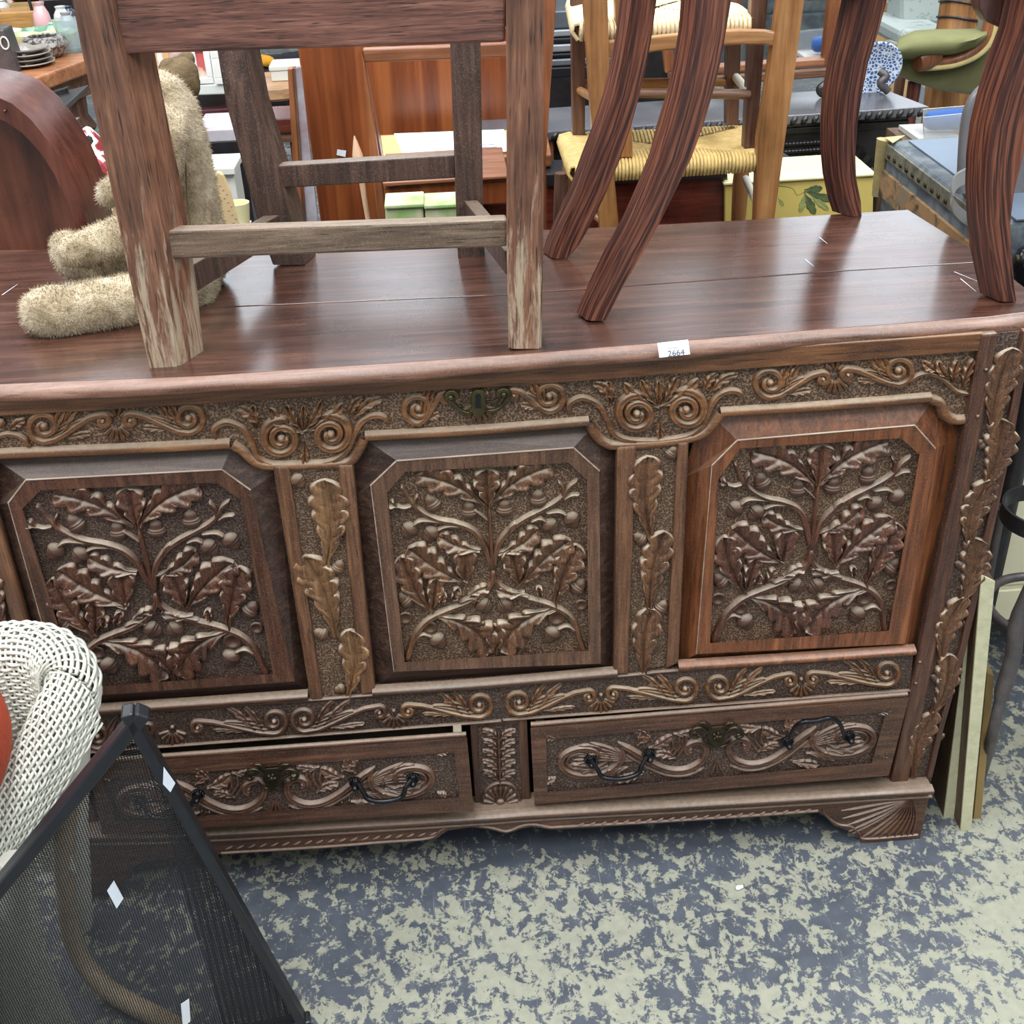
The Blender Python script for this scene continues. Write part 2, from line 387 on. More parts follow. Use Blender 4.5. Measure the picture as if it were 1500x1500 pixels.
for i, (xa, xb) in enumerate(((-4.9, -3.9), (-3.3, -1.9), (-1.25, -0.05), (2.6, 3.2), (4.0, 6.4))):
    wn_ = box('window_%d' % (i+1), (xa, 12.85, 2.9), (xb, 12.9, 9.2), M['win']); tag(wn_, kind='structure')
    for x_ in (xa, (xa+xb)/2, xb): box('window_frame', (x_-.04, 12.80, 2.85), (x_+.04, 12.86, 9.25), wallm, wn_)
    for z_ in (2.88, 5.0, 7.1, 9.2): box('window_frame', (xa, 12.80, z_-.04), (xb, 12.86, z_+.04), wallm, wn_)
fl = box('floor', (-7, -3.5, -0.05), (8, 13, 0), M['floor']); tag(fl, kind='structure')

# ================================================================== CARVED CHEST
chest = thing('carved_chest', 'large carved oak mule chest with acorn and oak leaf panels and two drawers', 'chest', (0.02, 0.25, 0))
XL, XR, YB = -0.665, 0.70, 0.47
# carcass behind the carved front
car = bmesh.new()
def bbox(bm, lo, hi):
    x0, y0, z0 = lo; x1, y1, z1 = hi
    add_prism(bm, [(x0, y0, z0), (x1, y0, z0), (x1, y0, z1), (x0, y0, z1)], (0, y1-y0, 0))
bbox(car, (XL+.01, 0.045, 0.30), (XR-.03, 0.06, 0.85))
bbox(car, (XL+.01, 0.34, 0.06), (XR-.05, 0.355, 0.85))
bbox(car, (XL+.01, 0.045, 0.06), (XR-.05, 0.34, 0.075))
bmobj('back_board', car, M['carcass'], chest)
box('side_board', (XL-.005, 0.02, 0.03), (XL+.015, YB-.03, 0.845), M['oak_dark_v'], chest)
prism('side_board', [(0.655, 0.03, 0.05), (0.675, 0.03, 0.05), (0.69, 0.03, 0.848), (0.665, 0.03, 0.848)], (0, YB-.06, 0), M['oak_dark_v'], chest)

# lid: two planks with a long joint, front edge moulding
lid_f = [(-240, 573), (0, 562.7), (300, 550.7), (750, 520), (1200, 482.7), (1450, 464), (1541, 452)]
seam = [(-240, 470), (275, 452), (740, 432), (1205, 398.7), (1452, 383)]
back = [(-240, 379), (50, 366), (870, 333.6), (1094, 322), (1330, 307)]
fr = [onz(x, y, LID) for x, y in lid_f]; se = [onz(x, y, LID) for x, y in seam]; bk = [onz(x, y, LID) for x, y in back]
for q in (fr[0], se[0], bk[0]): q.x = -0.70
lid = prism('lid', [p+Vector((0, 0.006, -0.002)) for p in fr] + [p+Vector((-.003, 0, -0.006)) for p in bk[::-1]], (0, 0, -0.018), M['carcass'], chest)
def plank(pts, nm='plank'):
    return prism(nm, [tuple(p) for p in pts], (0, 0, -0.018), M['lid'], lid, 0.0010)
g = Vector((0, 0.0012, 0))
plank(fr + [p-g for p in se[::-1]]); plank([p+g for p in se] + bk[::-1])
bm = bmesh.new()
prof = [(a*.6, c*.66) for a, c in ((0.0, 0.0), (-0.010, -0.001), (-0.018, -0.005), (-0.024, -0.012), (-0.025, -0.020), (-0.020, -0.027), (-0.010, -0.031), (0.004, -0.032), (0.004, 0.0))]
ringsl = []
for i, p in enumerate(catmull([(q.x, q.y) for q in fr], 6)):
    wob = 0.0012*math.sin(p[0]*17)+0.0008*math.sin(p[0]*41+1)
    ringsl.append([(p[0], p[1]+a+(wob if a < -.005 else 0), LID+c-0.0003+wob*0.6*(c < -.004)) for a, c in prof])
add_loft(bm, ringsl); bmobj('lid_moulding', bm, M['lid_nose'], chest, True, 0.8)
# scratches of bare wood on the lid
for x0, y0, x1, y1 in ((1200, 347, 1212, 357), (1180, 380, 1192, 390), (1407, 408, 1430, 427), (1398, 398, 1432, 412), (3, 432, 26, 416)):
    a, c = onz(x0, y0, LID+.0002), onz(x1, y1, LID+.0002); dn = (c-a).normalized().cross(Vector((0, 0, 1)))*0.0006
    o = mesh('scratch', [a-dn, a+dn, c+dn*.3, c-dn*.3], [(0, 1, 2, 3)], M['paper'], lid)

# plain rail just under the lid
def strip(name, top, bot, y0, th, mat, parent=chest, bev=0.0015):
    return slab(name, top + bot[::-1], y0, th, mat, parent, bev)
strip('top_rail', [(-190, 592), (0, 585), (300, 570), (750, 540), (1200, 505), (1442, 488)], [(-190, 628), (0, 610), (300, 592), (750, 566), (1200, 533), (1438, 514)], -0.002, 0.04, M['oak_rail'])

# frieze board with dropped lobes over the muntins
bot = [(-190, 684), (0, 672), (170, 665), (340, 656), (353, 664), (370, 679), (385, 686), (407, 688), (450, 687), (497, 685), (517, 680), (530, 662), (536, 645), (700, 637), (862, 624), (871, 644), (887, 656), (905, 658), (955, 655), (1007, 649), (1035, 640), (1050, 626), (1060, 610), (1200, 602), (1360, 589), (1371, 595), (1376, 612), (1392, 622), (1414, 621)]
frz = strip('frieze_board', [(-190, 626), (0, 609), (300, 591), (750, 564), (1200, 531), (1437, 512)], bot, 0.007, 0.03, M['ground'], chest, 0)
# smooth bead following the lower edge of the frieze
ridge('frieze_bead', [(-190, 676), (0, 664), (170, 657), (338, 649)], (8.5, 8.5), 0.009, 0.007, M['scroll'], frz, groove=0, taper=None)
ridge('frieze_bead', [(535, 638), (700, 629), (862, 616)], (8, 8), 0.009, 0.007, M['scroll'], frz, groove=0, taper=None)
ridge('frieze_bead', [(1054, 603), (1200, 594), (1362, 581)], (8, 8), 0.009, 0.007, M['scroll'], frz, groove=0, taper=None)
ridge('frieze_bead', [(340, 650), (356, 660), (372, 674), (388, 680), (407, 681), (450, 680), (497, 678), (515, 673), (526, 658), (534, 640)], (8, 8), 0.0088, 0.007, M['scroll'], frz, groove=0, taper=None)
ridge('frieze_bead', [(862, 616), (874, 638), (889, 649), (905, 651), (955, 648), (1005, 642), (1030, 633), (1044, 620), (1056, 604)], (8, 8), 0.0088, 0.007, M['scroll'], frz, groove=0, taper=None)
ridge('frieze_bead', [(1360, 583), (1376, 590), (1384, 606), (1398, 614), (1414, 613)], (8, 8), 0.0088, 0.007, M['scroll'], frz, groove=0, taper=None)

def spiral(c, r0, r1, turns, a_end, sgn, sq=0.93, n=30):
    """points from the eye (r0) out to r1, ending at image angle a_end (deg, y down); sgn +1 = clockwise on screen"""
    P = []
    for i in range(n+1):
        s = i/n; a = math.radians(a_end)-sgn*2*PI*turns*(1-s); r = r0+(r1-r0)*s**0.85
        P.append((c[0]+r*math.cos(a), c[1]+r*math.sin(a)*sq))
    return P
def eye(c, r, Y, mat, parent, h=0.009):
    p = aty(c[0], c[1], Y); bm = bmesh.new()
    k = r*0.00092
    add_lathe(bm, [(k, 0), (k*.9, h*.55), (k*.5, h), (0, h*1.08)], p, (0, -1, 0), 12)
    return bmobj('scroll_eye', bm, mat, parent, True, 2)
def s_scroll(big, small, rb, rs, Y, mat, parent, w=(3.0, 4.0), h=0.008, turns=1.45, leaves=True):
    w = (w[0]*1.5, w[1]*1.4)
    """big volute whose foot sweeps away and curls up again into a small volute"""
    d = 1 if small[0] > big[0] else -1
    A = spiral(big, rb*0.22, rb, turns, 90, -d)                  # ends at the bottom of the big volute
    B = spiral(small, rs*0.3, rs, 1.1, 270, -d, 0.93, 18)[::-1]
    e0, e1 = A[-1], B[0]; dx = e1[0]-e0[0]; dy = e1[1]-e0[1]
    T = [(e0[0]+dx*t, e0[1]+dy*(3*t*t-2*t**3)) for t in (0.2, 0.4, 0.6, 0.8)]
    P, _ = resample(A + T + B, 90)
    ridge('scroll', [tuple(p) for p in P], w, h, Y, mat, parent, groove=0.18)
    eye(big, rb*0.24, Y, mat, parent, h*1.1); eye(small, rs*0.36, Y, mat, parent, h*1.1)
    if leaves:
        for k in (1, 2, 3):
            pth = [(e0[0]+dx*t, e0[1]+dy*(3*t*t-2*t**3)-(5.2*k)*math.sin(PI*min(1, t*1.25+.15))**.7-1) for t in ([.02+.06*k, .2+.05*k, .4, .58, .74-.04*k] if k < 3 else [.22, .36, .5])]
            ridge('flute', pth, (1.6, 2.4), h*.75, Y, mat, parent, 4, groove=.1)
        for t0, t1, up, k in ((0.02, 0.40, -1, 0.36), (0.12, 0.62, -1, 0.42)):
            a = (e0[0]+dx*(t0+.12), e0[1]-2-k*6); c = (e0[0]+dx*t1, big[1]+dy*0.4-rb*(0.75-0.25*t0))
            oak_leaf(a, c, rb*0.24, Y, mat, parent, h*0.8, 3, 0.05*d, 'acanthus_leaf', 0.25)
        a = (e0[0]+dx*0.35, e0[1]+dy*0.12-1); c = (e0[0]+dx*0.8, e0[1]+dy*0.35+1)
        oak_leaf(a, c, rb*0.22, Y, mat, parent, h*0.6, 3, 0.0, 'acanthus_leaf', 0.25)
def petal_fan(c, r, Y, mat, parent, a0, a1, n, w=4.5, h=0.006, r0=0.25, name='petal'):
    for i in range(n):
        a = math.radians(a0+(a1-a0)*i/max(1, n-1))
        ridge(name, [(c[0]+r*r0*math.cos(a), c[1]+r*r0*math.sin(a)), (c[0]+r*.65*math.cos(a), c[1]+r*.65*math.sin(a)), (c[0]+r*math.cos(a), c[1]+r*math.sin(a))], (w*0.55, w), h, Y, mat, parent, 4, groove=0.4)
FY = 0.007; S = M['scroll']
for bg_, sm, rb, rs in (((613, 597), (652, 581), 24, 8), ((804, 579), (752, 577), 24, 8), ((1127, 559), (1204, 553), 24, 9), ((1314, 541), (1240, 547), 23, 9), ((66, 623), (152, 615), 25, 10), ((277, 611), (192, 614), 24, 10)):
    s_scroll(bg_, sm, rb, rs, FY, S, frz)
for cx, cy in ((172, 618), (702, 590), (1222, 549)):
    petal_fan((cx, cy), 27, FY, S, frz, 25, 155, 7, 4.2)
    petal_fan((cx, cy-6), 17, FY, S, frz, 215, 325, 4, 3.2)
# dropped lobes: a pair of large volutes under an arching ribbon, leaves above
def lobe(dx, dy, part=None):
    def q(x, y): return (x+dx, y+dy)
    Pth = [(836, 607), (833, 592), (848, 582), (862, 584), (878, 594), (889, 614), (899, 634), (920, 643), (950, 645), (985, 642), (1010, 636), (1028, 622), (1038, 600), (1048, 582), (1064, 572), (1080, 573), (1090, 584)]
    if part: Pth = Pth[part[0]:part[1]]
    ridge('ribbon', [q(*p) for p in Pth], (5.0, 5.0), 0.008, FY, S, frz, 5)
    if part: return
    for c, d in (((932, 604), -1), ((1004, 598), 1)):
        P = spiral(q(*c), 5, 30, 1.9, 300 if d < 0 else 240, -d, 0.95, 46)
        ridge('scroll', P, (4.6, 7.4), 0.0105, FY, S, frz, groove=0.3); eye(q(*c), 6.5, FY, S, frz, 0.011)
    for b_, t_, hw, bd in (((964, 596), (914, 560), 9, .12), ((964, 594), (1022, 553), 9, -.12), ((960, 590), (938, 555), 6, .05), ((968, 590), (990, 550), 6, -.05), ((964, 592), (964, 556), 5, 0),
                           ((900, 585), (868, 558), 8, -.1), ((893, 590), (890, 556), 7, 0), ((1038, 575), (1080, 545), 7, .12), ((1030, 572), (1050, 543), 6, .1), ((966, 612), (966, 640), 6, 0)):
        oak_leaf(q(*b_), q(*t_), hw, FY, S, frz, 0.008, 3, bd, 'acanthus_leaf', 0.25)
lobe(0, 0); lobe(-519, 36)
ridge('ribbon', [(1331, 563), (1336, 553), (1352, 546), (1368, 548), (1386, 560), (1400, 572), (1419, 576)], (3.4, 3.4), 0.008, FY, S, frz, 5)
for b_, t_, hw in (((1385, 552), (1372, 528), 7), ((1395, 560), (1400, 526), 7), ((1408, 568), (1424, 524), 7), ((1370, 542), (1350, 528), 6)):
    oak_leaf(b_, t_, hw, FY, S, frz, 0.008, 3, 0.05, 'acanthus_leaf', 0.25)
ridge('ribbon', [(45, 654), (36, 641), (18, 634), (0, 638), (-20, 655)], (3.6, 3.4), 0.008, FY, S, frz, 5)
oak_leaf((15, 628), (38, 612), 6, FY, S, frz, 0.008, 3, 0.05, 'acanthus_leaf', 0.25)
eye((2, 617), 7, FY, S, frz)

# keyhole plate
Y = -0.0045
esc = slab('escutcheon', [(692, 574), (700, 571), (709, 573), (712, 580), (712, 600), (705, 612), (700, 615), (694, 610), (690, 600), (690, 580)], Y, 0.004, M['brass'], chest, 0.0008)
ridge('scroll_arm', [(691, 606), (676, 602), (664, 592), (655, 584), (654, 578), (660, 574), (668, 577), (670, 584)], (3.2, 4.5), 0.004, Y+.002, M['brass'], esc)
ridge('scroll_arm', [(711, 602), (727, 600), (738, 592), (745, 581), (744, 573), (736, 571), (730, 575), (731, 582)], (3.2, 4.5), 0.004, Y+.002, M['brass'], esc)
ridge('scroll_arm', [(690, 590), (681, 592), (672, 588)], (2, 2), 0.003, Y+.002, M['brass'], esc)
ridge('scroll_arm', [(712, 588), (722, 588), (730, 584)], (2, 2), 0.003, Y+.002, M['brass'], esc)
eye((660, 582), 5, Y+.002, M['brass'], esc, .004); eye((738, 578), 5, Y+.002, M['brass'], esc, .004)
slab('keyhole', [(696, 581), (698, 577), (703, 577), (705, 581), (704, 586), (705, 598), (696, 598), (697, 586)], Y-.0002, 0.003, M['ink'] if 0 else plain('keyhole_black', (10, 9, 9), 0.9), esc, 0)

# panels
P1 = dict(o=[(-12, 740), (-14, 668), (345, 642), (408, 690), (455, 1016), (75, 1048)], l=[(12, 737), (38, 703), (325, 688), (367, 718), (432, 998), (92, 1022)], c=[(33, 745), (60, 718), (317, 707), (353, 733), (400, 987), (113, 1008)])
P2 = dict(o=[(508, 735), (518, 632), (880, 612), (908, 660), (903, 985), (549, 1010)], l=[(543, 711), (581, 675), (840, 656), (878, 690), (880, 972), (577, 984)], c=[(567, 722), (594, 691), (833, 678), (860, 703), (862, 953), (593, 970)])
P3 = dict(o=[(1000, 700), (1030, 596), (1378, 570), (1413, 640), (1344, 950), (993, 973)], l=[(1043, 682), (1080, 645), (1340, 623), (1370, 657), (1326, 943), (1020, 958)], c=[(1052, 702), (1084, 657), (1320, 642), (1347, 666), (1302, 924), (1040, 942)])
def quad(c):
    # full corners of the carved field without the clipped corners
    (ax, ay), (bx, by), (cx, cy), (dx, dy), e, f = c
    def ix(p1, p2, p3, p4):
        x1, y1 = p1; x2, y2 = p2; x3, y3 = p3; x4, y4 = p4
        den = (x1-x2)*(y3-y4)-(y1-y2)*(x3-x4); a = x1*y2-y1*x2; b_ = x3*y4-y3*x4
        return ((a*(x3-x4)-(x1-x2)*b_)/den, (a*(y3-y4)-(y1-y2)*b_)/den)
    return [ix(c[5], c[0], c[1], c[2]), ix(c[4], c[3], c[1], c[2]), c[4], c[5]]
LEAVES = [((715, 740), (712, 684), 15, 3, 0), ((709, 739), (611, 694), 17, 4, -.10), ((718, 737), (808, 681), 17, 4, .10), ((703, 803), (641, 782), 11, 3, .08), ((729, 808), (788, 772), 12, 3, -.10),
          ((682, 852), (598, 800), 19, 4, .04), ((680, 852), (682, 802), 14, 2, 0), ((630, 893), (588, 812), 16, 4, .05), ((632, 893), (641, 842), 10, 3, 0), ((762, 856), (836, 788), 18, 4, .06), ((761, 855), (748, 800), 14, 3, 0),
          ((813, 878), (844, 795), 17, 4, .02), ((636, 899), (720, 952), 22, 4, .14), ((812, 888), (733, 950), 22, 4, -.14), ((725, 952), (724, 912), 13, 2, 0), ((768, 864), (726, 860), 6, 2, .1), ((686, 869), (717, 857), 5, 2, .1),
          ((660, 880), (672, 858), 5, 2, 0), ((645, 882), (650, 866), 5, 2, 0), ((792, 872), (788, 856), 4, 2, 0), ((583, 739), (570, 732), 3.5, 1, 0)]
ACORNS = [((633, 736), 115, 11), ((688, 746), 93, 11), ((739, 743), 88, 11), ((788, 729), 92, 11), ((599, 776), 232, 11), ((631, 781), 228, 11), ((807, 770), 305, 11), ((838, 761), 300, 11), ((710, 886), 318, 11), ((739, 886), 222, 11), ((594, 877), 130, 11), ((848, 858), 55, 11), ((642, 938), 300, 12), ((808, 928), 245, 12)]
CUPS = [(594, 903, 9), (630, 917, 9), (815, 902, 11), (851, 884, 8)]
BR = [([(722, 836), (719, 790), (716, 738)], 3.2, 3.0), ([(721, 832), (708, 796), (692, 774), (668, 764), (640, 758), (615, 745), (601, 730), (592, 716), (587, 708)], 5.5, 2.2), ([(613, 744), (607, 733), (612, 722)], 2.6, 1.6), ([(604, 738), (592, 741), (580, 738)], 2.2, 1.4),
      ([(722, 834), (727, 802), (742, 778), (764, 760), (790, 746), (812, 734), (826, 722), (834, 710), (846, 700)], 5.5, 2.4), ([(824, 724), (824, 712), (817, 702)], 2.6, 1.6), ([(824, 730), (836, 723), (849, 722)], 2.4, 2), ([(742, 778), (748, 768), (756, 762)], 2.5, 2),
      ([(722, 830), (721, 848), (708, 866), (686, 880), (655, 892), (630, 904), (611, 924), (601, 948), (595, 968)], 4.5, 5.5), ([(722, 830), (724, 846), (738, 860), (766, 872), (800, 882), (826, 894), (842, 912), (850, 938), (856, 952)], 4.5, 4.5),
      ([(604, 768), (618, 760), (648, 762)], 2, 2.5), ([(640, 774), (655, 768), (675, 768)], 2, 2), ([(830, 753), (818, 747), (798, 749)], 2, 2), ([(800, 762), (790, 757), (776, 762)], 2, 2), ([(704, 878), (690, 873), (672, 880)], 1.6, 2), ([(746, 877), (758, 868), (776, 872)], 1.6, 2),
      ([(634, 930), (618, 926), (606, 940)], 1.8, 3), ([(815, 919), (830, 914), (844, 922)], 2, 3), ([(636, 896), (625, 880), (616, 862)], 2, 1.5), ([(814, 888), (815, 876), (820, 862)], 2, 1.5), ([(693, 742), (706, 752), (716, 760)], 1.4, 1.2)]
def carved_panel(P, wm, lm, gm, bv, gY=0.011):
    pn = rings('panel', [(P['o'], 0.026), (P['l'], 0.0035), (P['l'], -0.003), (P['c'], -0.002), (P['c'], gY)], wm, chest, gm, bv)
    l = P['l']; ridge('lip_edge', [l[5], l[0]], (.7, .8), .0012, -0.0030, M['lip_highlight'], pn, 3, None, 0); ridge('lip_edge', [l[0], l[1], l[2], l[3]][:2], (1.3, 1.3), .0016, -0.0030, M['lip_highlight'], pn, 3, None, 0); ridge('lip_edge', [l[1], l[2]], (1.3, 1.3), .0016, -0.0030, M['lip_highlight'], pn, 3, None, 0); ridge('lip_edge', [l[2], l[3]], (1.3, 1.3), .0016, -0.0030, M['lip_highlight'], pn, 3, None, 0)
    q = quad(P['c']); f = homog(quad(P2['c']), q)
    sc = (abs(q[1][0]-q[0][0])+abs(q[2][1]-q[1][1]))/(268+277)
    for b_, t_, hw, lb, bd in LEAVES: oak_leaf(f(b_), f(t_), hw*sc*1.1, gY, lm, pn, 0.0115, lb, bd)
    for c_, a_, r_ in ACORNS: acorn(f(c_), a_, r_*sc*1.2, gY, lm, pn)
    for x_, y_, r_ in CUPS: acorn(f((x_, y_)), 0, r_*sc*1.15, gY, lm, pn, 'cup')
    for p_, w0, w1 in BR: ridge('branch', [f(k) for k in p_], (w0*sc, w1*sc), 0.0105, gY, lm, pn, 6, groove=0.25)
    return pn
carved_panel(P1, M['oak_dark_v'], M['leaf_red'], M['ground_dark'], M['bevel'])
carved_panel(P2, M['oak_panel'], M['leaf'], M['ground'], M['bevel'])
p3 = carved_panel(P3, M['oak_red'], M['leaf_red'], M['ground'], M['oak_red'])
p3['label'] = 'redder right-hand carved panel'

# muntins with oak leaf strings
def muntin(L0, L1, R1, R0, y_pts, leaves, acs, lm, wm, gm):
    (a, b_, c_, d_) = y_pts
    mt_ = strip('muntin', [a[0], a[1]], [b_[0], b_[1]], 0.004, 0.035, gm, chest, 0)
    for (p, q_, r_, s__) in ((a[0], c_[0], c_[1], b_[0]), (d_[0], a[1], b_[1], d_[1])):
        slab('edge_moulding', [p, q_, r_, s__], -0.003, 0.012, wm, mt_, 0.003)
    for bb, tt, hw, lb, bd in leaves: oak_leaf(bb, tt, hw, 0.004, lm, mt_, 0.0095, lb, bd, depth=0.42)
    for c, an, r in acs: acorn(c, an, r*1.3, 0.004, lm, mt_)
    return mt_
muntin(0, 0, 0, 0, ([(400, 684), (517, 682)], [(455, 1026), (550, 1016)], [(423, 684), (473, 1026)], [(494, 682), (529, 1018)]),
       [((478, 828), (476, 700), 25, 5, -.05), ((493, 930), (446, 812), 25, 5, -.05), ((509, 1020), (514, 920), 20, 4, -.06)],
       [((496, 829), 60, 9), ((470, 927), 150, 9), ((437, 704), 300, 9), ((498, 1008), 200, 7)], M['leaf_light'], M['oak_post'], M['ground'])
muntin(0, 0, 0, 0, ([(904, 656), (1009, 648)], [(899, 988), (994, 972)], [(932, 654), (921, 988)], [(993, 650), (976, 980)]),
       [((954, 790), (948, 666), 22, 5, .05), ((950, 894), (972, 776), 21, 5, .04), ((943, 990), (953, 888), 20, 4, .04)],
       [((937, 788), 140, 9), ((969, 888), 60, 9), ((984, 662), 60, 8)], M['leaf'], M['oak_post'], M['ground'])

# right corner stile and left corner stile
st = slab('stile', [(1438, 490), (1512, 484), (1484, 640), (1450, 796), (1416, 944), (1382, 1064), (1362, 1152), (1304, 1154), (1336, 1000), (1400, 710)], 0.003, 0.035, M['ground_dark'], chest, 0)
slab('edge_moulding', [(1438, 490), (1463, 488), (1424, 704), (1362, 1000), (1330, 1148), (1304, 1150), (1336, 1000), (1400, 708)], -0.004, 0.012, M['oak_dark_v'], st, 0.003)
slab('edge_moulding', [(1500, 486), (1514, 484), (1486, 640), (1452, 796), (1418, 944), (1384, 1064), (1366, 1140), (1358, 1140), (1376, 1064), (1408, 944), (1440, 796), (1474, 640)], -0.004, 0.012, M['oak_dark_v'], st, 0.002)
for i, (bb, tt, hw, bd) in enumerate([((1452, 640), (1482, 508), 22, .04), ((1434, 722), (1465, 612), 23, -.06), ((1418, 806), (1448, 700), 23, .06), ((1398, 890), (1428, 786), 22, -.06), ((1378, 972), (1410, 872), 21, .06), ((1358, 1052), (1388, 956), 20, -.06), ((1336, 1136), (1368, 1040), 19, .05)]):
    oak_leaf(bb, tt, hw*.95, 0.003, M['leaf'], st, 0.009, 5, bd*1.5, depth=0.45)
for c, an, r in (((1436, 650), 120, 8), ((1450, 738), 40, 8), ((1404, 826), 150, 8), ((1416, 912), 40, 8), ((1368, 992), 140, 8), ((1378, 1078), 40, 7), ((1472, 560), 40, 7)): acorn(c, an, r, 0.003, M['leaf_red'], st)
for x_, y_ in ((1432, 610), (1444, 542), (1347, 970), (1341, 1001)): eye((x_, y_), 3.4, -0.004, M['oak_dark'], st, .003).name = 'peg'
stl = slab('stile', [(-130, 605), (-14, 600), (-14, 672), (-8, 740), (44, 925), (78, 1040), (122, 1220), (84, 1236), (-25, 900)], 0.003, 0.035, M['ground_dark'], chest, 0)
slab('edge_moulding', [(-40, 690), (-14, 690), (-8, 740), (44, 925), (78, 1040), (108, 1150), (84, 1150), (54, 1040), (20, 925), (-32, 740)], -0.004, 0.012, M['oak_post'], stl, 0.003)
oak_leaf((15, 935), (-25, 820), 22, 0.003, M['leaf_red'], stl, 0.010, 5, .04); oak_leaf((45, 1040), (5, 930), 22, 0.003, M['leaf_red'], stl, 0.010, 5, -.04); oak_leaf((75, 1130), (48, 1050), 20, 0.003, M['leaf_red'], stl, 0.010, 5, -.04)

# middle rail: bead, then running scrolls
ridge('rail_bead', [(40, 1043), (132, 1037), (452, 1015)], (8, 8), 0.014, 0.004, M['oak_dark'], chest, groove=0, taper=None)
ridge('rail_bead', [(546, 1009), (700, 999), (903, 981)], (8, 8), 0.014, 0.004, M['oak_dark'], chest, groove=0, taper=None)
ridge('rail_bead', [(992, 972), (1150, 962), (1338, 949)], (8, 8), 0.014, 0.004, M['oak_red'], chest, groove=0, taper=None)
mr_ = strip('middle_rail', [(60, 1047), (448, 1022), (547, 1014), (900, 987), (995, 978), (1338, 954)], [(80, 1108), (130, 1104), (680, 1062), (759, 1055), (1050, 1034), (1333, 1013)], 0.001, 0.03, M['ground_dark'], chest, 0)
ridge('rail_fillet', [(60, 1051), (448, 1025), (547, 1017), (900, 990), (995, 981), (1337, 957)], (3, 3), 0.005, 0.001, M['oak_dark'], mr_, groove=0, taper=None)
ridge('rail_fillet', [(80, 1105), (130, 1101), (680, 1059), (759, 1052), (1050, 1031), (1333, 1010)], (2.4, 2.4), 0.005, 0.001, M['oak_dark'], mr_, groove=0, taper=None)
SD = M['scroll_dark']; SM = M['scroll']
for bg_, sm, mm in (((144, 1077), (216, 1068), SD), ((402, 1055), (290, 1064), SD), ((446, 1052), (556, 1042), SD), ((702, 1031), (598, 1040), SM), ((760, 1027), (862, 1019), SM), ((1003, 1007), (898, 1015), SM), ((1053, 1004), (1156, 995), SM), ((1298, 984), (1190, 993), SM)):
    s_scroll(bg_, sm, 20, 10, 0.001, mm, mr_, (2.4, 3.2), 0.0065, 1.35)
for cx, cy in ((253, 1068), (577, 1044), (880, 1021), (1173, 998)):
    petal_fan((cx, cy), 22, 0.001, SD if cx < 600 else SM, mr_, 20, 160, 7, 3.4, 0.005)
    eye((cx, cy-4), 4, 0.001, SD, mr_, .005)

# drawers
def drawer(tl, tr, br, bl, yl, yr, mat, sideR=True):
    """front standing proud; yl / yr = plane of its left and right end"""
    A, B, C_, D = aty(*tl, yl), aty(*tr, yr), aty(*br, yr), aty(*bl, yl)
    d = thing_part('drawer', [A, B, C_, D], mat)
    return d
def thing_part(nm, q, mat):
    A, B, C_, D = q; n = (B-A).cross(D-A).normalized()
    if n.y > 0: n = -n
    bm = bmesh.new()
    add_prism(bm, [A, B, C_, D], -n*0.02)
    bmesh.ops.bevel(bm, geom=list(bm.edges), offset=0.0015, segments=2, affect='EDGES')
    return bmobj(nm, bm, mat, chest, True, 0.5)
def drawer_full(tl, tr, br, bl, Y, field, mat, hint, depth_back=0.3):
    q = [aty(*p, Y) for p in (tl, tr, br, bl)]
    dr = bmesh.new()
    # front board: outer frame, sunk carved field
    O = [tl, tr, br, bl]
    d = rings('drawer', [(O, Y+0.02), (O, Y), (field, Y), (field, Y+0.006)], mat, chest, M['ground_dark'])
    z1 = min(q[0].z, q[1].z)-0.012; z0 = max(q[2].z, q[3].z)+0.01
    lo, hi = q[0].x+0.008, min(q[1].x, q[2].x)-0.008
    lo = max(lo, q[3].x+.008)
    for xx in (lo, hi-0.012): box('drawer_side', (xx, Y+0.019, z0), (xx+0.012, 0.30, z1), M['drawer_side'], d)
    box('drawer_bottom', (lo, Y+0.019, z0), (hi, 0.30, z0+0.008), M['drawer_side'], d)
    # a rounded fillet along the top edge
    a, c = q[0], q[1]
    tube('top_edge', [a+Vector((0.001, 0.006, 0)), (a+c)/2+Vector((0, 0.006, 0)), c+Vector((-0.001, 0.006, 0))], 0.0045, mat, d, 8)
    return d
def rosette(c, Y, parent, r=11):
    p = aty(c[0], c[1], Y); k = r*0.00092; bm = bmesh.new()
    add_lathe(bm, [(k, 0), (k*.95, .002), (k*.6, .003), (k*.45, .006), (k*.5, .012), (k*.42, .017), (k*.2, .019), (0, .0195)], p, (0, -1, 0), 18)
    for i in range(14):
        a = 2*PI*i/14; add_lathe(bm, [(0, -.002), (k*.17, .001), (k*.12, .004), (0, .005)], p+Vector((math.cos(a)*k*.88, 0, math.sin(a)*k*.88)), (0, -1, 0), 6)
    return bmobj('handle_rosette', bm, M['black_metal'], parent, True, 0.8)
def bail(path, Y, parent):
    pts = []
    P = catmull(path, 6); n = len(P)
    for i, p in enumerate(P):
        s = i/(n-1); yy = Y-0.014-0.012*math.sin(PI*s); pts.append(aty(p[0], p[1], yy))
    rr = [0.0028+0.0012*math.sin(PI*i/(n-1)) for i in range(n)]
    return tube('bail_handle', pts, rr, M['black_metal'], parent, 10)
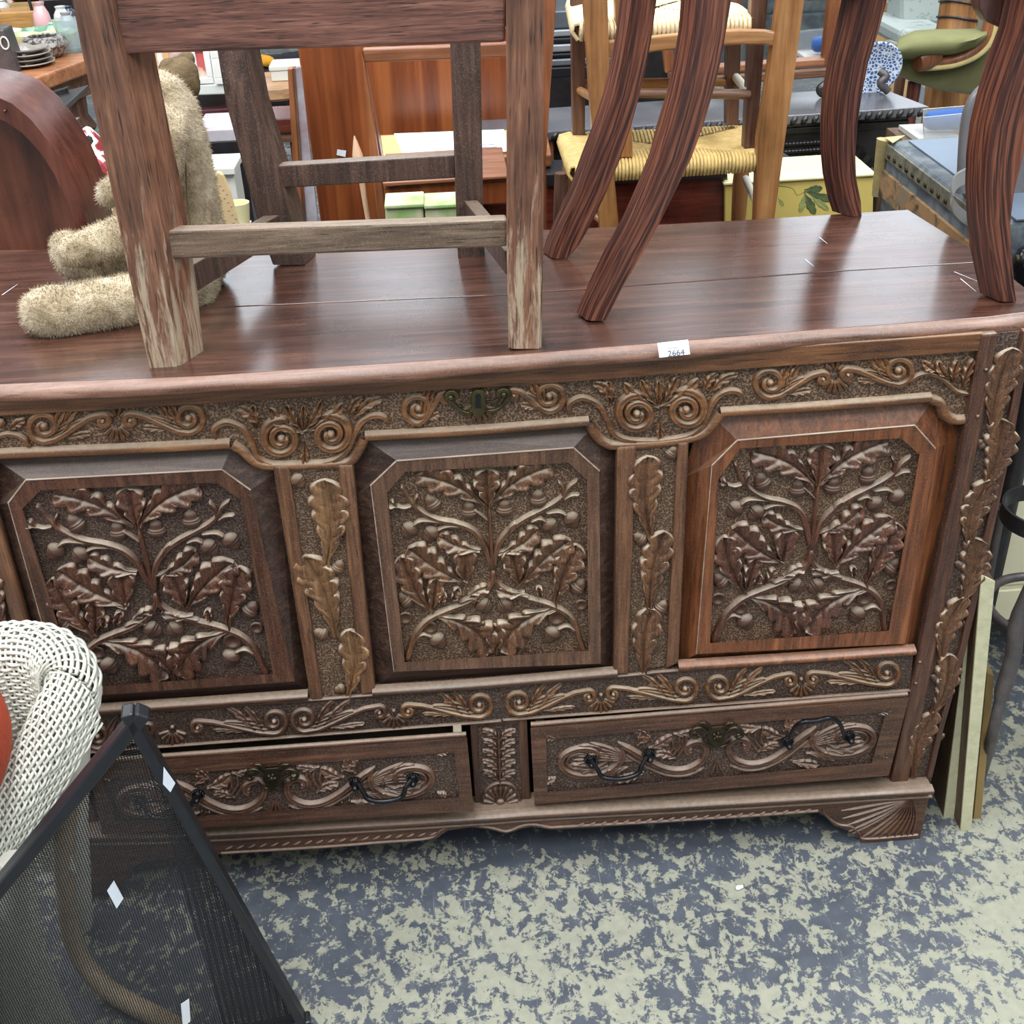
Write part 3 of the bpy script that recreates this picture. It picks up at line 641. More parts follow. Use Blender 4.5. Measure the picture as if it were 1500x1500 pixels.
def drawer_carving(cx, cy, sl, Y, mat, parent, mir=1, only=None):
    """two great C scrolls meeting below a crest; cx,cy = middle, sl = slope of the drawer in pixels"""
    def q(x, y): return (cx+x, cy+y+x*sl)
    for s in (-1, 1):
        if only and s != only: continue
        P = [(s*x, y) for x, y in ((58, 4), (46, -4), (36, 6), (40, 20), (56, 27))]
        # outer oval, sweeping under and curling up by the crest
        loop = [(s*(192+54*math.cos(a)), 2+29*math.sin(a)) for a in [math.radians(k) for k in range(150, -150, -20)]]
        oval = spiral((s*192, 4), 12, 56, 1.15, 205 if s > 0 else -25, s, 0.56, 40)
        ridge('scroll', [q(x, y) for x, y in oval], (5, 7), 0.0085, Y, mat, parent, groove=0.4)
        inner = spiral((s*196, 4), 10, 40, 0.9, 200 if s > 0 else -20, s, 0.52, 30)
        ridge('scroll', [q(x, y) for x, y in inner], (2.2, 2.6), 0.006, Y, mat, parent, groove=0.2)
        sw = [(s*x, y) for x, y in ((146, -16), (118, 2), (96, 18), (70, 30), (44, 31), (22, 20), (16, 2), (28, -8), (42, -4), (44, 5), (36, 8))]
        ridge('scroll', [q(x, y) for x, y in sw], (6, 7), 0.009, Y, mat, parent, groove=0.4)
        sw = [(s*x, y) for x, y in ((150, -8), (124, 10), (100, 26), (72, 38), (44, 40), (20, 32))]
        ridge('scroll', [q(x, y) for x, y in sw], (2, 3), 0.006, Y, mat, parent, groove=0.1)
        for b_, t_, hw, bd in (((150, 10), (205, -14), 8, .1), ((160, 18), (215, 12), 8, -.1), ((100, -4), (66, -20), 8, .1), ((118, -10), (104, -34), 8, .1), ((96, -14), (120, -34), 7, 0), ((64, -22), (30, -26), 6, .1), ((130, 22), (172, 34), 7, .1), ((110, 32), (148, 40), 6, 0), ((236, 28), (250, 34), 5, 0), ((236, -28), (252, -34), 5, 0), ((60, 14), (92, 4), 6, .1)):
            oak_leaf(q(s*b_[0], b_[1]), q(s*t_[0], t_[1]), hw*1.3, Y, mat, parent, 0.0065, 3, bd*s, 'acanthus_leaf', 0.25)
        for k in range(6):
            y0 = -16+6*k; ridge('flute', [q(s*(128-2*k), 8+1.2*k), q(s*(158+3*k), y0*.55), q(s*(196+5*k-abs(k-2.5)*4), y0-2)], (1.4, 2.8), 0.006, Y, mat, parent, 4, groove=.2)
        for k in range(4): ridge('flute', [q(s*(88-8*k), 14+2*k), q(s*(74-9*k), 2-2*k), q(s*(78-11*k), -16-2*k)], (1.4, 2.6), 0.0055, Y, mat, parent, 4, groove=.2)
        eye(q(s*40, 2), 5, Y, mat, parent, .007)
        for k in range(9):
            a = 20+k*11; eye(q(s*a, 36-0.0022*(a-60)**2), 1.6, Y-.001, mat, parent, .0035).name = 'bead'
    for k in (-9, 0, 9): ridge('petal', [q(0, 22), q(k, 42)], (1.5, 3), 0.005, Y, mat, parent, 4)
def crest(c, Y, parent):
    """pierced foliate metal plate round the drawer keyhole"""
    x, y = c; K = M['black_metal'] if 0 else M['brass_dark']
    pl = slab('keyhole_plate', [(x-12, y-12), (x+12, y-14), (x+14, y+2), (x+6, y+16), (x, y+22), (x-6, y+16), (x-14, y+3)], Y, 0.003, K, parent, 0.0008)
    for s in (-1, 1):
        ridge('scroll_arm', [(x+s*10, y-2), (x+s*22, y-12), (x+s*34, y-10), (x+s*38, y-2), (x+s*30, y+2), (x+s*26, y-3)], (3, 3), .004, Y+.001, K, pl)
        ridge('scroll_arm', [(x+s*4, y+16), (x+s*14, y+12), (x+s*22, y+4)], (2.4, 2), .004, Y+.001, K, pl)
        ridge('scroll_arm', [(x+s*8, y-10), (x+s*16, y-19), (x+s*26, y-20)], (2.4, 2), .004, Y+.001, K, pl)
    for a in range(0, 360, 72):
        an = math.radians(a); ridge('petal', [(x, y), (x+7*math.cos(an), y+7*math.sin(an))], (2, 3), .005, Y, K, pl)
    eye((x, y), 3, Y-.002, K, pl, .004)
M['brass_dark'] = plain('tarnished_dark_brass', (66, 58, 44), 0.4, 0.8, 0.3, 60)
d2 = drawer_full((777, 1066), (1332, 1021), (1302, 1136), (783, 1178), -0.022, [(800, 1083), (1298, 1043), (1277, 1118), (802, 1160)], M['oak_dark'], '')
drawer_carving(1050, 1090, -0.079, -0.016, SD, d2)
d1 = drawer_full((128, 1120), (684, 1080), (694, 1188), (150, 1222), -0.045, [(150, 1142), (665, 1102), (673, 1168), (170, 1204)], M['oak_dark'], '')
drawer_carving(404, 1148, -0.073, -0.039, SD, d1)
crest((1050, 1078), -0.026, d2); crest((398, 1139), -0.049, d1)
for c in ((865, 1112), (950, 1104), (1153, 1085), (1243, 1077)): rosette(c, -0.022, d2)
bail([(866, 1113), (876, 1128), (884, 1139), (910, 1141), (934, 1134), (940, 1122), (948, 1108)], -0.022, d2)
bail([(1156, 1082), (1164, 1066), (1176, 1058), (1196, 1056), (1216, 1052), (1230, 1060), (1236, 1076)], -0.022, d2)
for c in ((206, 1172), (290, 1163), (521, 1145), (605, 1139)): rosette(c, -0.045, d1)
bail([(524, 1147), (532, 1160), (540, 1171), (562, 1174), (588, 1168), (594, 1154), (602, 1142)], -0.045, d1)
bail([(208, 1174), (216, 1190), (230, 1198), (262, 1196), (276, 1186), (286, 1166)], -0.045, d1)

# posts beside and between the drawers
cp = slab('centre_post', [(688, 1057), (772, 1050), (778, 1186), (697, 1190)], 0.004, 0.03, M['oak_dark_v'], chest)
fld = slab('carved_field', [(700, 1066), (759, 1062), (764, 1172), (704, 1178)], 0.002, 0.004, M['ground_dark'], cp, 0)
Y = 0.002
ridge('stem', [(733, 1156), (731, 1100), (730, 1070)], (2.4, 2), .006, Y, SD, cp)
for i in range(5):
    y_ = 1142-i*15
    for s in (-1, 1): oak_leaf((731, y_), (731+s*24, y_-15), 6, Y, SD, cp, .006, 3, .1*s, 'acanthus_leaf', .2)
petal_fan((733, 1176), 27, Y, SD, cp, 190, 350, 9, 3.6, .006, .35); eye((733, 1174), 8, Y, SD, cp, .006)
ridge('arch', [(706, 1174), (711, 1158), (722, 1148), (735, 1145), (748, 1148), (758, 1158), (762, 1172)], (2.4, 2.4), .006, Y, SD, cp)
slab('side_post', [(1290, 1150), (1334, 1016), (1340, 1000), (1350, 1000), (1318, 1150)], 0.006, 0.03, M['oak_dark_v'], chest)
slab('side_post', [(78, 1108), (110, 1106), (150, 1224), (118, 1226)], 0.006, 0.03, M['oak_dark_v'], chest)

# plinth: rounded top moulding, rope line, wavy lower edge, bracket foot with fan
pb = [(88, 1268), (110, 1310), (176, 1308), (196, 1270), (215, 1262), (324, 1252), (470, 1244), (560, 1237), (636, 1231), (656, 1217), (690, 1212), (720, 1216), (742, 1222), (765, 1214), (782, 1211), (805, 1216), (828, 1215), (960, 1207), (1100, 1198), (1200, 1191), (1208, 1196), (1222, 1210), (1240, 1216), (1256, 1226), (1264, 1236), (1348, 1231), (1364, 1154)]
pl = strip('plinth', [(90, 1222), (300, 1213), (697, 1190), (778, 1184), (1060, 1170), (1364, 1150)], pb, -0.016, 0.035, M['oak_dark'])
ridge('plinth_moulding', [(90, 1221), (300, 1217), (697, 1194), (778, 1188), (1060, 1172), (1364, 1153)], (8, 7.5), 0.014, -0.015, M['oak_dark'], pl, groove=0, taper=None)
ridge('plinth_moulding', [(90, 1236), (300, 1230), (697, 1206), (778, 1200), (1060, 1184), (1364, 1165)], (3.5, 3.5), 0.006, -0.016, M['oak_dark'], pl, groove=0, taper=None)
ridge('edge_line', [(324, 1249), (470, 1240), (560, 1233), (630, 1227), (650, 1213), (690, 1208), (720, 1212), (742, 1217), (765, 1209), (782, 1207), (805, 1211), (828, 1210), (960, 1203), (1100, 1194), (1198, 1187)], (2.2, 2.2), 0.004, -0.016, M['scroll_dark'], pl, 4, groove=0, taper=None)
for i in range(52):
    x = 330+i*16.6; y = 1240-(x-330)*0.062 if x > 640 else 1242-(x-330)*0.068
    if 640 < x < 835: continue
    ridge('rope_bead', [(x, y+2), (x+11, y-3)], (1.6, 1.6), 0.004, -0.016, M['scroll_dark'], pl, 3, groove=0)
for i in range(17):
    a = math.radians(168+i*5.6); L = 118 if i < 8 else 118-(i-8)*7
    x0, y0 = 1348, 1166; x1 = x0+L*math.cos(a); y1 = y0-L*math.sin(a)*-1*-1
    y1 = y0 + abs(L*math.sin(a))*(1 if i > 2 else -0.2)
    y1 = min(y1, 1228-(0 if x1 > 1262 else (1262-x1)*0.55)); x1 = max(x1, 1226)
    ridge('fan_ray', [(x0-8-14*math.cos(a+PI), y0+4), ((x0+x1)/2, (y0+y1)/2), (x1, y1)], (1.2, 2.6), 0.0045, -0.016, M['scroll_dark'], pl, 3, groove=0)
ridge('edge_line', [(1204, 1186), (1214, 1198), (1228, 1207), (1246, 1210), (1258, 1220), (1268, 1228), (1344, 1222)], (2, 2), 0.004, -0.016, M['scroll_dark'], pl, 4, groove=0, taper=None)
prism('foot', [(0.60, 0.30, 0.0), (0.69, 0.30, 0.0), (0.69, 0.30, 0.08), (0.60, 0.30, 0.08)], (0, 0.12, 0), M['oak_dark'], chest)
prism('foot', [(-0.69, 0.30, 0.0), (-0.60, 0.30, 0.0), (-0.60, 0.30, 0.08), (-0.69, 0.30, 0.08)], (0, 0.12, 0), M['oak_dark'], chest)

# ================================================================== THINGS ON THE LID
def px_loft(name, rows, Y, off, mat, parent, bev=0.002):
    """bar whose front face follows pixel rows (y, x_left, x_right) in the plane Y (or Y per row); off = depth vector"""
    bm = bmesh.new(); R = []
    for r in rows:
        y, xa, xb = r[:3]; yy = r[3] if len(r) > 3 else Y
        a, c = aty(xa, y, yy), aty(xb, y, yy); o = Vector(off)
        R.append([a, c, c+o, a+o])
    vs = add_loft(bm, R)
    uv = bm.loops.layers.uv.new('UVMap'); co = {}; Lc = 0
    for i, r_ in enumerate(vs):
        if i: Lc += (Vector(R[i][0])-Vector(R[i-1][0])).length
        w0 = (Vector(R[i][1])-Vector(R[i][0])).length; d0 = Vector(off).length
        for v_, u_ in zip(r_, (0, w0, w0+d0, -d0)): co[v_] = (u_, Lc)
    for f in bm.faces:
        for l in f.loops: l[uv].uv = co[l.vert]
    if bev: bmesh.ops.bevel(bm, geom=[e for e in bm.edges if abs((e.verts[0].co-e.verts[1].co).normalized().z) > 0.5 or True and e.calc_length() > 0.5], offset=bev, segments=2, affect='EDGES', clamp_overlap=True)
    return bmobj(name, bm, mat, parent, True, 0.22)
def bar(name, a, c, w, h, mat, parent, bev=0.002, wdir=(0, 1, 0)):
    """rectangular bar from a to c; w across wdir, h along the other side"""
    a, c = Vector(a), Vector(c); t = (c-a).normalized(); s = Vector(wdir); s = (s-t*s.dot(t)).normalized(); u = t.cross(s)
    f = [a+s*w/2+u*h/2, a-s*w/2+u*h/2, a-s*w/2-u*h/2, a+s*w/2-u*h/2]
    return prism(name, f, c-a, mat, parent, bev)
M['chair_red'] = wood('old_oak_chair_wood', (60, 38, 28), (116, 76, 56), (154, 112, 86), 'z', 0.5, 0, grain=75, bumps=0.9, blotch=0.9, worn=((176, 158, 134), LID+0.06, LID+0.42, 0.20), pores=0.9, uv=True)
M['chair_apron'] = wood('old_oak_apron_wood', (54, 31, 27), (106, 66, 54), (142, 98, 82), 'x', 0.45, 0, grain=130, bumps=0.8, pores=0.9)
M['chair_dark'] = wood('old_oak_dark_leg_wood', (34, 24, 21), (70, 48, 40), (104, 78, 66), 'z', 0.45, 0.3, grain=70, bumps=0.5)
M['chair_rail'] = wood('old_oak_worn_rail_wood', (60, 46, 36), (104, 84, 68), (148, 128, 106), 'x', 0.6, 0.3, grain=80, bumps=0.8, pores=0.8)
ch = thing('oak_chair', 'old oak chair with square worn legs standing on the left half of the chest lid', 'chair', (-0.13, 0.18, LID))
Yl, Yr = 0.016, 0.004
px_loft('leg', [(-60, 92, 152), (0, 103, 161), (75, 120, 178), (187, 144, 204), (299, 168, 226), (373, 183, 239), (448, 196, 250), (541, 217, 263)], Yl, (0.024, 0.045, 0), M['chair_red'], ch, 0.003)
px_loft('leg', [(-60, 740, 799), (0, 741, 797), (187, 742, 796), (350, 742, 796), (511, 745, 793)], Yr, (0.004, 0.045, 0), M['chair_red'], ch, 0.003)
px_loft('leg', [(-30, 288, 336, .38), (78, 318, 360, .37), (150, 330, 374, .36), (332, 379, 429, .352), (388, 399, 446, .35)], .36, (0.014, 0.045, 0), M['chair_dark'], ch, 0.002)
px_loft('leg', [(-30, 655, 702, .35), (64, 660, 704, .35), (321, 669, 708, .345), (379, 671, 710, .345)], .35, (0.0, 0.045, 0), M['chair_dark'], ch, 0.002)
q = lambda x, y, Y_: aty(x, y, Y_)
prism('apron', [q(160, -70, .022), q(742, -70, .012), q(740, 62, .012), q(176, 80, .022)], (0, 0.022, 0), M['chair_apron'], ch, 0.003)
prism('apron', [q(300, -40, .37), q(690, -40, .36), q(690, 40, .36), q(322, 50, .37)], (0, 0.022, 0), M['chair_dark'], ch, 0.003)
prism('stretcher', [q(232, 339, .030), q(480, 331, .027), q(743, 322, .022), q(743, 362, .022), q(500, 371, .027), q(238, 381, .030)], (0, 0.022, 0), M['chair_rail'], ch, 0.003)
prism('stretcher', [q(407, 243, .365), q(667, 227, .36), q(667, 261, .36), q(413, 276, .365)], (0, 0.022, 0), M['chair_dark'], ch, 0.002)
bar('stretcher', q(256, 418, .05), q(402, 331, .36), 0.022, 0.034, M['chair_dark'], ch, 0.002, (1, 0, 0))
bar('stretcher', q(752, 384, .04), q(690, 308, .35), 0.020, 0.030, M['chair_dark'], ch, 0.002, (1, 0, 0))

# chair with sweeping sabre legs
mt, nt, b = newmat('striped_rosewood'); v = coords(nt, (1, 0.028, 1), out='UV')
n1 = noisetex(nt, v, 250, 3, 0.55, 0.9); n2 = noisetex(nt, coords(nt, (1, 1, .2)), 14, 3)
c = ramp(nt, n1, [(0.36, lin((44, 26, 23))), (0.46, lin((76, 42, 34))), (0.56, lin((108, 62, 45))), (0.70, lin((142, 90, 66)))]).outputs[0]
nt.links.new(mix(nt, 1, c, ramp(nt, n2, [(.3, (.62, .58, .6)), (.7, (1.05,)*3)]).outputs[0], 'MULTIPLY'), b.inputs['Base Color']); b.inputs['Roughness'].default_value = 0.33
bump(nt, b, n1, 0.3, 0.001); M['rosewood'] = mt
M['rosewood_edge'] = wood('rosewood_edge_wood', (56, 34, 30), (88, 58, 52), (116, 84, 78), 'z', 0.35, 0, grain=60)
sc = thing('sabre_leg_chair', 'striped rosewood chair with curved sabre legs on the right of the chest lid', 'chair', (0.42, 0.22, LID))
def sabre(rows, Y, off, cut=0):
    return px_loft('leg', rows, Y, off, M['rosewood'], sc, 0.0025)
sabre([(-60, 1026, 1080), (0, 1021, 1071), (47, 1016, 1065), (93, 1008, 1057), (140, 998, 1045), (187, 985, 1031), (233, 971, 1012), (280, 952, 991), (327, 931, 966), (373, 907, 940), (420, 884, 914), (448, 870, 900), (470, 861, 888)], 0.075, (-0.012, 0.032, 0))
sabre([(-60, 936, 975), (0, 926, 963), (47, 920, 957), (93, 912, 949), (140, 901, 938), (187, 886, 925), (233, 869, 910), (280, 851, 889), (327, 829, 868), (360, 815, 849), (379, 809, 832)], 0.315, (-0.012, 0.034, 0))
sabre([(-60, 1272, 1316), (0, 1262, 1299), (45, 1252, 1287), (91, 1240, 1274), (136, 1232, 1265), (181, 1228, 1258), (227, 1228, 1255), (261, 1231, 1256), (295, 1238, 1261), (317, 1245, 1264)], 0.43, (-0.020, 0.032, 0))
sabre([(-60, 1524, 1590), (0, 1507, 1566), (47, 1496, 1552), (93, 1480, 1534), (140, 1464, 1520), (187, 1452, 1508), (233, 1446, 1500), (280, 1444, 1488), (327, 1446, 1482), (373, 1452, 1484), (420, 1460, 1488), (442, 1465, 1491)], 0.06, (-0.014, 0.034, 0))
prism('seat_rail', [q(1180, -60, .44), q(1600, -60, .44), q(1600, -8, .44), q(1180, 2, .44)], (0, 0.03, 0), M['rosewood_edge'], sc, 0.004)
bar('seat_rail', aty(1560, -70, .07), aty(1300, -48, .44), 0.03, 0.05, M['rosewood_edge'], sc, 0.004, (1, 0, 0))
bar('seat_rail', aty(1050, -66, .09), aty(1550, -110, .07), 0.03, 0.05, M['rosewood_edge'], sc, 0.004, (0, 1, 0))
bar('seat_rail', aty(1050, -66, .09), aty(960, -50, .33), 0.03, 0.05, M['rosewood_edge'], sc, 0.004, (1, 0, 0))
bar('seat_rail', aty(960, -50, .33), aty(1300, -48, .44), 0.03, 0.05, M['rosewood_edge'], sc, 0.004, (0, 1, 0))

# lot label on the lid edge
def text(name, body, size, p, ex, ey, parent, mat):
    """flat lettering laid on a surface: origin p, x axis ex, y axis ey"""
    cu = bpy.data.curves.new(name, 'FONT'); cu.body = body; cu.size = size; cu.extrude = 0.0001; cu.materials.append(mat)
    cu.align_x = 'CENTER'; cu.align_y = 'CENTER'
    o = bpy.data.objects.new(name, cu); COL.objects.link(o)
    ex = Vector(ex).normalized(); ey = Vector(ey); ey = (ey-ex*ey.dot(ex)).normalized(); ez = ex.cross(ey)
    dg = Matrix((ex, ey, ez)).transposed().to_4x4(); dg.translation = Vector(p)
    me_ = bpy.data.meshes.new_from_object(o); me_.transform(dg); me_.materials.clear(); me_.materials.append(mat)
    bpy.data.objects.remove(o); return link(bpy.data.objects.new(name, me_), parent)
ta, tb, tc_, td = aty(963, 503, -0.018), aty(1008, 498, -0.018), aty(1011, 519, -0.024), aty(966, 524, -0.024)
lt = tag(prism('lot_label', [ta, tb, tc_, td], (0, 0.001, 0), M['paper']), 'small white paper lot label 2664 stuck on the lid edge', 'label')
ex = tb-ta; ey = ta-td
text('printed_number', '2664', 0.0105, (td+tc_)/2+(ta-td)*0.22+Vector((0.002, -0.0012, 0)), ex, ey, lt, M['ink'])
text('printed_line', '-------', 0.006, (ta+tb)/2-(ta-td)*0.38+Vector((0, -0.0012, 0)), ex, ey, lt, M['ink'])

# teddy bear, seen from behind, sitting and leaning towards the left
mt, nt, b = newmat('worn_mohair'); v = coords(nt)
n1 = noisetex(nt, v, 26, 5, 0.65, .5); n2 = noisetex(nt, v, 240, 3, 0.7)
c = ramp(nt, n1, [(0.28, lin((136, 118, 92))), (0.5, lin((178, 160, 130))), (0.72, lin((214, 200, 172)))]).outputs[0]
nt.links.new(mix(nt, 0.5, c, ramp(nt, n2, [(.3, (.7, .66, .6)), (.7, (1, 1, 1))]).outputs[0], 'MULTIPLY'), b.inputs['Base Color'])
b.inputs['Roughness'].default_value = 0.95; b.inputs['Sheen Weight'].default_value = 0.4; b.inputs['Specular IOR Level'].default_value = 0.15
bump(nt, b, n2, 0.9, 0.004); M['mohair'] = mt
M['mohair_dark'] = plain('dark_mohair', (104, 88, 66), 0.95, 0, 0.25, 60, 0.9, 0.1)
M['pad'] = plain('felt_paw_pad', (176, 156, 118), 0.9, 0, 0.15, 40, 0.3, 0.1)
M['seam'] = plain('seam_thread', (118, 100, 74), 0.9)
bear = thing('teddy_bear', 'worn cream teddy bear sitting behind the leg of the oak chair', 'teddy bear', (-0.26, 0.26, LID))
def blob(name, chain, mat, parent, voxel=0.006, amp=0.0025):
    """one continuous surface from a chain list of (point, radius) polylines"""
    bm = bmesh.new()
    for pts in chain:
        for i in range(len(pts)-1):
            (p0, r0), (p1, r1) = pts[i], pts[i+1]; p0 = Vector(p0); p1 = Vector(p1); k = max(2, int((p1-p0).length/0.006))
            for j in range(k+1):
                s = j/k; c = p0.lerp(p1, s); r = r0*(1-s)+r1*s
                bmesh.ops.create_icosphere(bm, subdivisions=2, radius=r, matrix=Matrix.Translation(c))
    me_ = bpy.data.meshes.new(name); bm.to_mesh(me_); bm.free(); o = bpy.data.objects.new(name, me_); COL.objects.link(o)
    md = o.modifiers.new('r', 'REMESH'); md.mode = 'VOXEL'; md.voxel_size = voxel
    s_ = o.modifiers.new('s', 'SMOOTH'); s_.iterations = 6; s_.factor = 0.6
    dg = bpy.context.evaluated_depsgraph_get(); me2 = bpy.data.meshes.new_from_object(o.evaluated_get(dg)); bpy.data.objects.remove(o)
    bm = bmesh.new(); bm.from_mesh(me2); bm.normal_update()
    for v_ in bm.verts:
        n = noise.noise(v_.co*60)+0.6*noise.noise(v_.co*150); v_.co += v_.normal*n*amp
    for f in bm.faces: f.smooth = True
    bm.to_mesh(me2); bm.free(); me2.materials.clear(); me2.materials.append(mat)
    return link(bpy.data.objects.new(name, me2), parent)
def fur(parent_mesh, n, length, mat, down=0.4):
    me_ = parent_mesh.data; V = []; F = []; polys = me_.polygons
    areas = np.array([p.area for p in polys]); cdf = np.cumsum(areas)/areas.sum(); idx = np.searchsorted(cdf, np.random.RandomState(3).rand(n))
    for k in idx:
        p = polys[int(k)]; vs = [me_.vertices[i].co for i in p.vertices]
        a, b_ = random.random(), random.random()
        c = vs[0].lerp(vs[1], a).lerp(vs[3 % len(vs)].lerp(vs[2], a), b_)
        d = (p.normal+Vector((random.uniform(-.6, .6), random.uniform(-.6, .6), random.uniform(-.6, .6)-down))).normalized()
        s = d.orthogonal().normalized()*0.00055; L = length*random.uniform(.5, 1.2); i0 = len(V)
        V += [c-s-d*.001, c+s-d*.001, c+d*L]; F.append((i0, i0+1, i0+2))
    o = mesh('fur', V, F, mat, parent_mesh.parent if 0 else parent_mesh); tag(o, kind='stuff'); return o
def P3(x, y, Y_): return aty(x, y, Y_)
hx = 0.00093
torso = [(P3(276, 372, .30), .058), (P3(268, 325, .30), .056), (P3(260, 262, .295), .051), (P3(252, 205, .29), .047), (P3(244, 160, .285), .040), (P3(238, 134, .28), .028)]
legn = [(P3(282, 425, .24), .034), (P3(235, 432, .20), .036), (P3(160, 446, .17), .036), (P3(95, 455, .155), .036), (P3(68, 458, .15), .035)]
legf = [(P3(250, 395, .30), .036), (P3(200, 392, .31), .036), (P3(150, 386, .32), .036), (P3(112, 376, .32), .034), (P3(100, 362, .32), .026)]
armn = [(P3(252, 190, .245), .026), (P3(238, 230, .225), .026), (P3(232, 270, .225), .022)]
armf = [(P3(225, 330, .27), .030), (P3(180, 345, .26), .028), (P3(135, 362, .255), .026), (P3(108, 368, .25), .024)]
armu = [(P3(235, 200, .33), .024), (P3(190, 260, .35), .022), (P3(160, 285, .36), .021)]
bd_ = blob('body', [torso, legn, legf, armn, armu, [(P3(276, 372, .30), .054), (P3(282, 425, .25), .034)], [(P3(276, 372, .30), .052), (P3(250, 395, .30), .034)], armf, [(P3(250, 330, .28), .04), (P3(225, 330, .27), .03)]], M['mohair'], bear)
hd = blob('head', [[(P3(254, 116, .31), .024), (P3(264, 112, .32), .027)], [(P3(266, 118, .32), .026), (P3(272, 136, .33), .020)]], M['mohair_dark'], bear, 0.005, .002)
for ex_, ey_, Y_ in ((244, 100, .31), (270, 90, .34)): blob('ear', [[(P3(ex_, ey_, Y_), .012), (P3(ex_+4, ey_-3, Y_), .012)]], M['mohair_dark'], hd, 0.004, .001)
fur(bd_, 26000, 0.006, M['mohair'])
p = P3(47, 460, .150); bm = bmesh.new(); add_lathe(bm, [(0.031, 0), (.030, .006), (.022, .011), (0, .013)], p+Vector((0.012, 0.002, 0)), (-1, -.08, 0.05), 20); bmobj('paw_pad', bm, M['pad'], bear, True, 1.5)
for s_pts in ([(266, 190, .243), (272, 240, .243), (274, 290, .246), (280, 340, .246)],):
    tube('seam', catmull([P3(*k) for k in s_pts], 6), 0.0012, M['seam'], bd_, 5)

# ================================================================== FRONT LEFT: WICKER CHAIR AND MESH SCREEN
M['wicker'] = plain('white_painted_wicker', (204, 204, 192), 0.5, 0, 0.06, 30, 0.2)
M['white_paint'] = plain('white_painted_cane', (206, 204, 192), 0.45, 0, 0.08, 12)
M['cane'] = plain('bare_cane', (176, 156, 128), 0.5, 0, 0.15, 12)
M['red_cloth'] = plain('rust_red_fabric', (172, 62, 30), 0.85, 0, 0.15, 90, 0.4)
wk = thing('wicker_chair', 'white woven wicker tub chair at the left in front of the chest', 'chair', (-0.62, -0.2, 0))
ctrl = [(-175, 990, -.20), (-105, 950, -.14), (-38, 930, -.115), (20, 921, -.11), (70, 932, -.12), (92, 975, -.15), (60, 1048, -.19), (17, 1120, -.225), (-30, 1196, -.26), (-80, 1280, -.30), (-116, 1362, -.34)]
Cn = [np.array(aty(*c)) for c in ctrl]; Cn = catmull(Cn, 24); Cn, LEN = resample(Cn, 230)
Tn = np.gradient(Cn, axis=0); Tn[:, 2] *= 0.0; Tn /= np.linalg.norm(Tn, axis=1)[:, None]
On = np.stack([-Tn[:, 1], Tn[:, 0], 0*Tn[:, 0]], 1)        # towards the outside of the tub
_cen = np.array([-0.62, -0.42]); 
for i in range(len(On)):
    if np.dot(On[i][:2], Cn[i][:2]-_cen) < 0: On[i] *= -1
def rimprof(t):
    """t in metres across: negative = inside the tub going down, 0..pi*r over the roll, then the outside"""
    r = 0.036
    if t < 0: return -r + t*0.10, t*0.98, -1.0, 0.1
    if t < PI*r:
        a = PI-t/r; return r*math.cos(a), r*math.sin(a), math.cos(a), math.sin(a)
    return r - (t-PI*r)*0.12, -(t-PI*r), 1.0, 0.1
def rimpt(i, t, off=0.0):
    o, z, no, nz = rimprof(t); return Cn[i] + On[i]*(o+no*off) + np.array([0, 0, z-0.036+nz*off])
def strands(name, ts, amp, rad, period, parent, istep=1, start=lambda k: 0, end=lambda k: 230):
    bm = bmesh.new()
    for k, t in enumerate(ts):
        R = []
        for i in range(start(k), end(k), istep):
            s = i/230*LEN; w_ = amp*math.sin(2*PI*s/period + (k % 2)*PI)
            c = rimpt(i, t, w_); c1 = rimpt(i, t+0.002, w_); ex = c1-c; ex /= np.linalg.norm(ex)+1e-9
            o, z, no, nz = rimprof(t); n = On[i]*no+np.array([0, 0, nz]); n /= np.linalg.norm(n)
            R.append([c+ex*rad, c+n*rad*.8, c-ex*rad, c-n*rad*.8])
        vs = [[bm.verts.new(p) for p in r] for r in R]
        for a, c in zip(vs[:-1], vs[1:]):
            for j in range(4): bm.faces.new((a[j], a[(j+1) % 4], c[(j+1) % 4], c[j]))
    return bmobj(name, bm, M['wicker'], parent, True, 3)
w1 = strands('woven_rim', [0.0+0.0075*k for k in range(16)], 0.002, 0.0029, 0.026, wk); tag(w1, kind='stuff')
w2 = strands('woven_inside', [-0.006-0.0052*k for k in range(62)], 0.0014, 0.0022, 0.024, wk, end=lambda k: 230 if k < 7 else 98); tag(w2, kind='stuff')
w3 = strands('woven_outside', [PI*0.036+0.0046*(k+1) for k in range(100)], 0.0008, 0.0024, 0.013, wk, start=lambda k: 0 if k < 5 else min(165, 138+k//2)); tag(w3, kind='stuff')
bm = bmesh.new()
for i in range(2, 229, 3):
    add_tube(bm, [rimpt(i, t) for t in [-0.33+0.02*k for k in range(0 if i < 98 else 15, 17)] + [0.01*k for k in range(1, 12)] + [PI*.036+0.03*k for k in range(16 if i > 165 else 1)]], 0.0017, 4, False)
w4 = bmobj('stake', bm, M['wicker'], wk, True, 3); tag(w4, kind='stuff')
rw = [rimpt(i, PI*0.036+0.004, 0.003) for i in range(0, 230, 4)]
def leg_tube(pts, r, mat, nm='leg'): return tube(nm, catmull(pts, 8), r, mat, wk, 12)
p0 = aty(112, 1000, -.125); 
tube('leg', [aty(109, 1010, -.125), aty(109, 1080, -.13), aty(106, 1200, -.14), onz(116, 1355, 0.0)], 0.021, M['white_paint'], wk, 14)
tube('leg', [aty(20, 1260, -.30), aty(16, 1400, -.30), onz(20, 1560, 0)], 0.017, M['white_paint'], wk, 12)
leg_tube([aty(96, 1180, -.17), aty(96, 1300, -.17), aty(112, 1390, -.17), aty(160, 1450, -.20), aty(250, 1500, -.27), aty(350, 1560, -.38)], 0.014, M['cane'], 'hoop_brace')
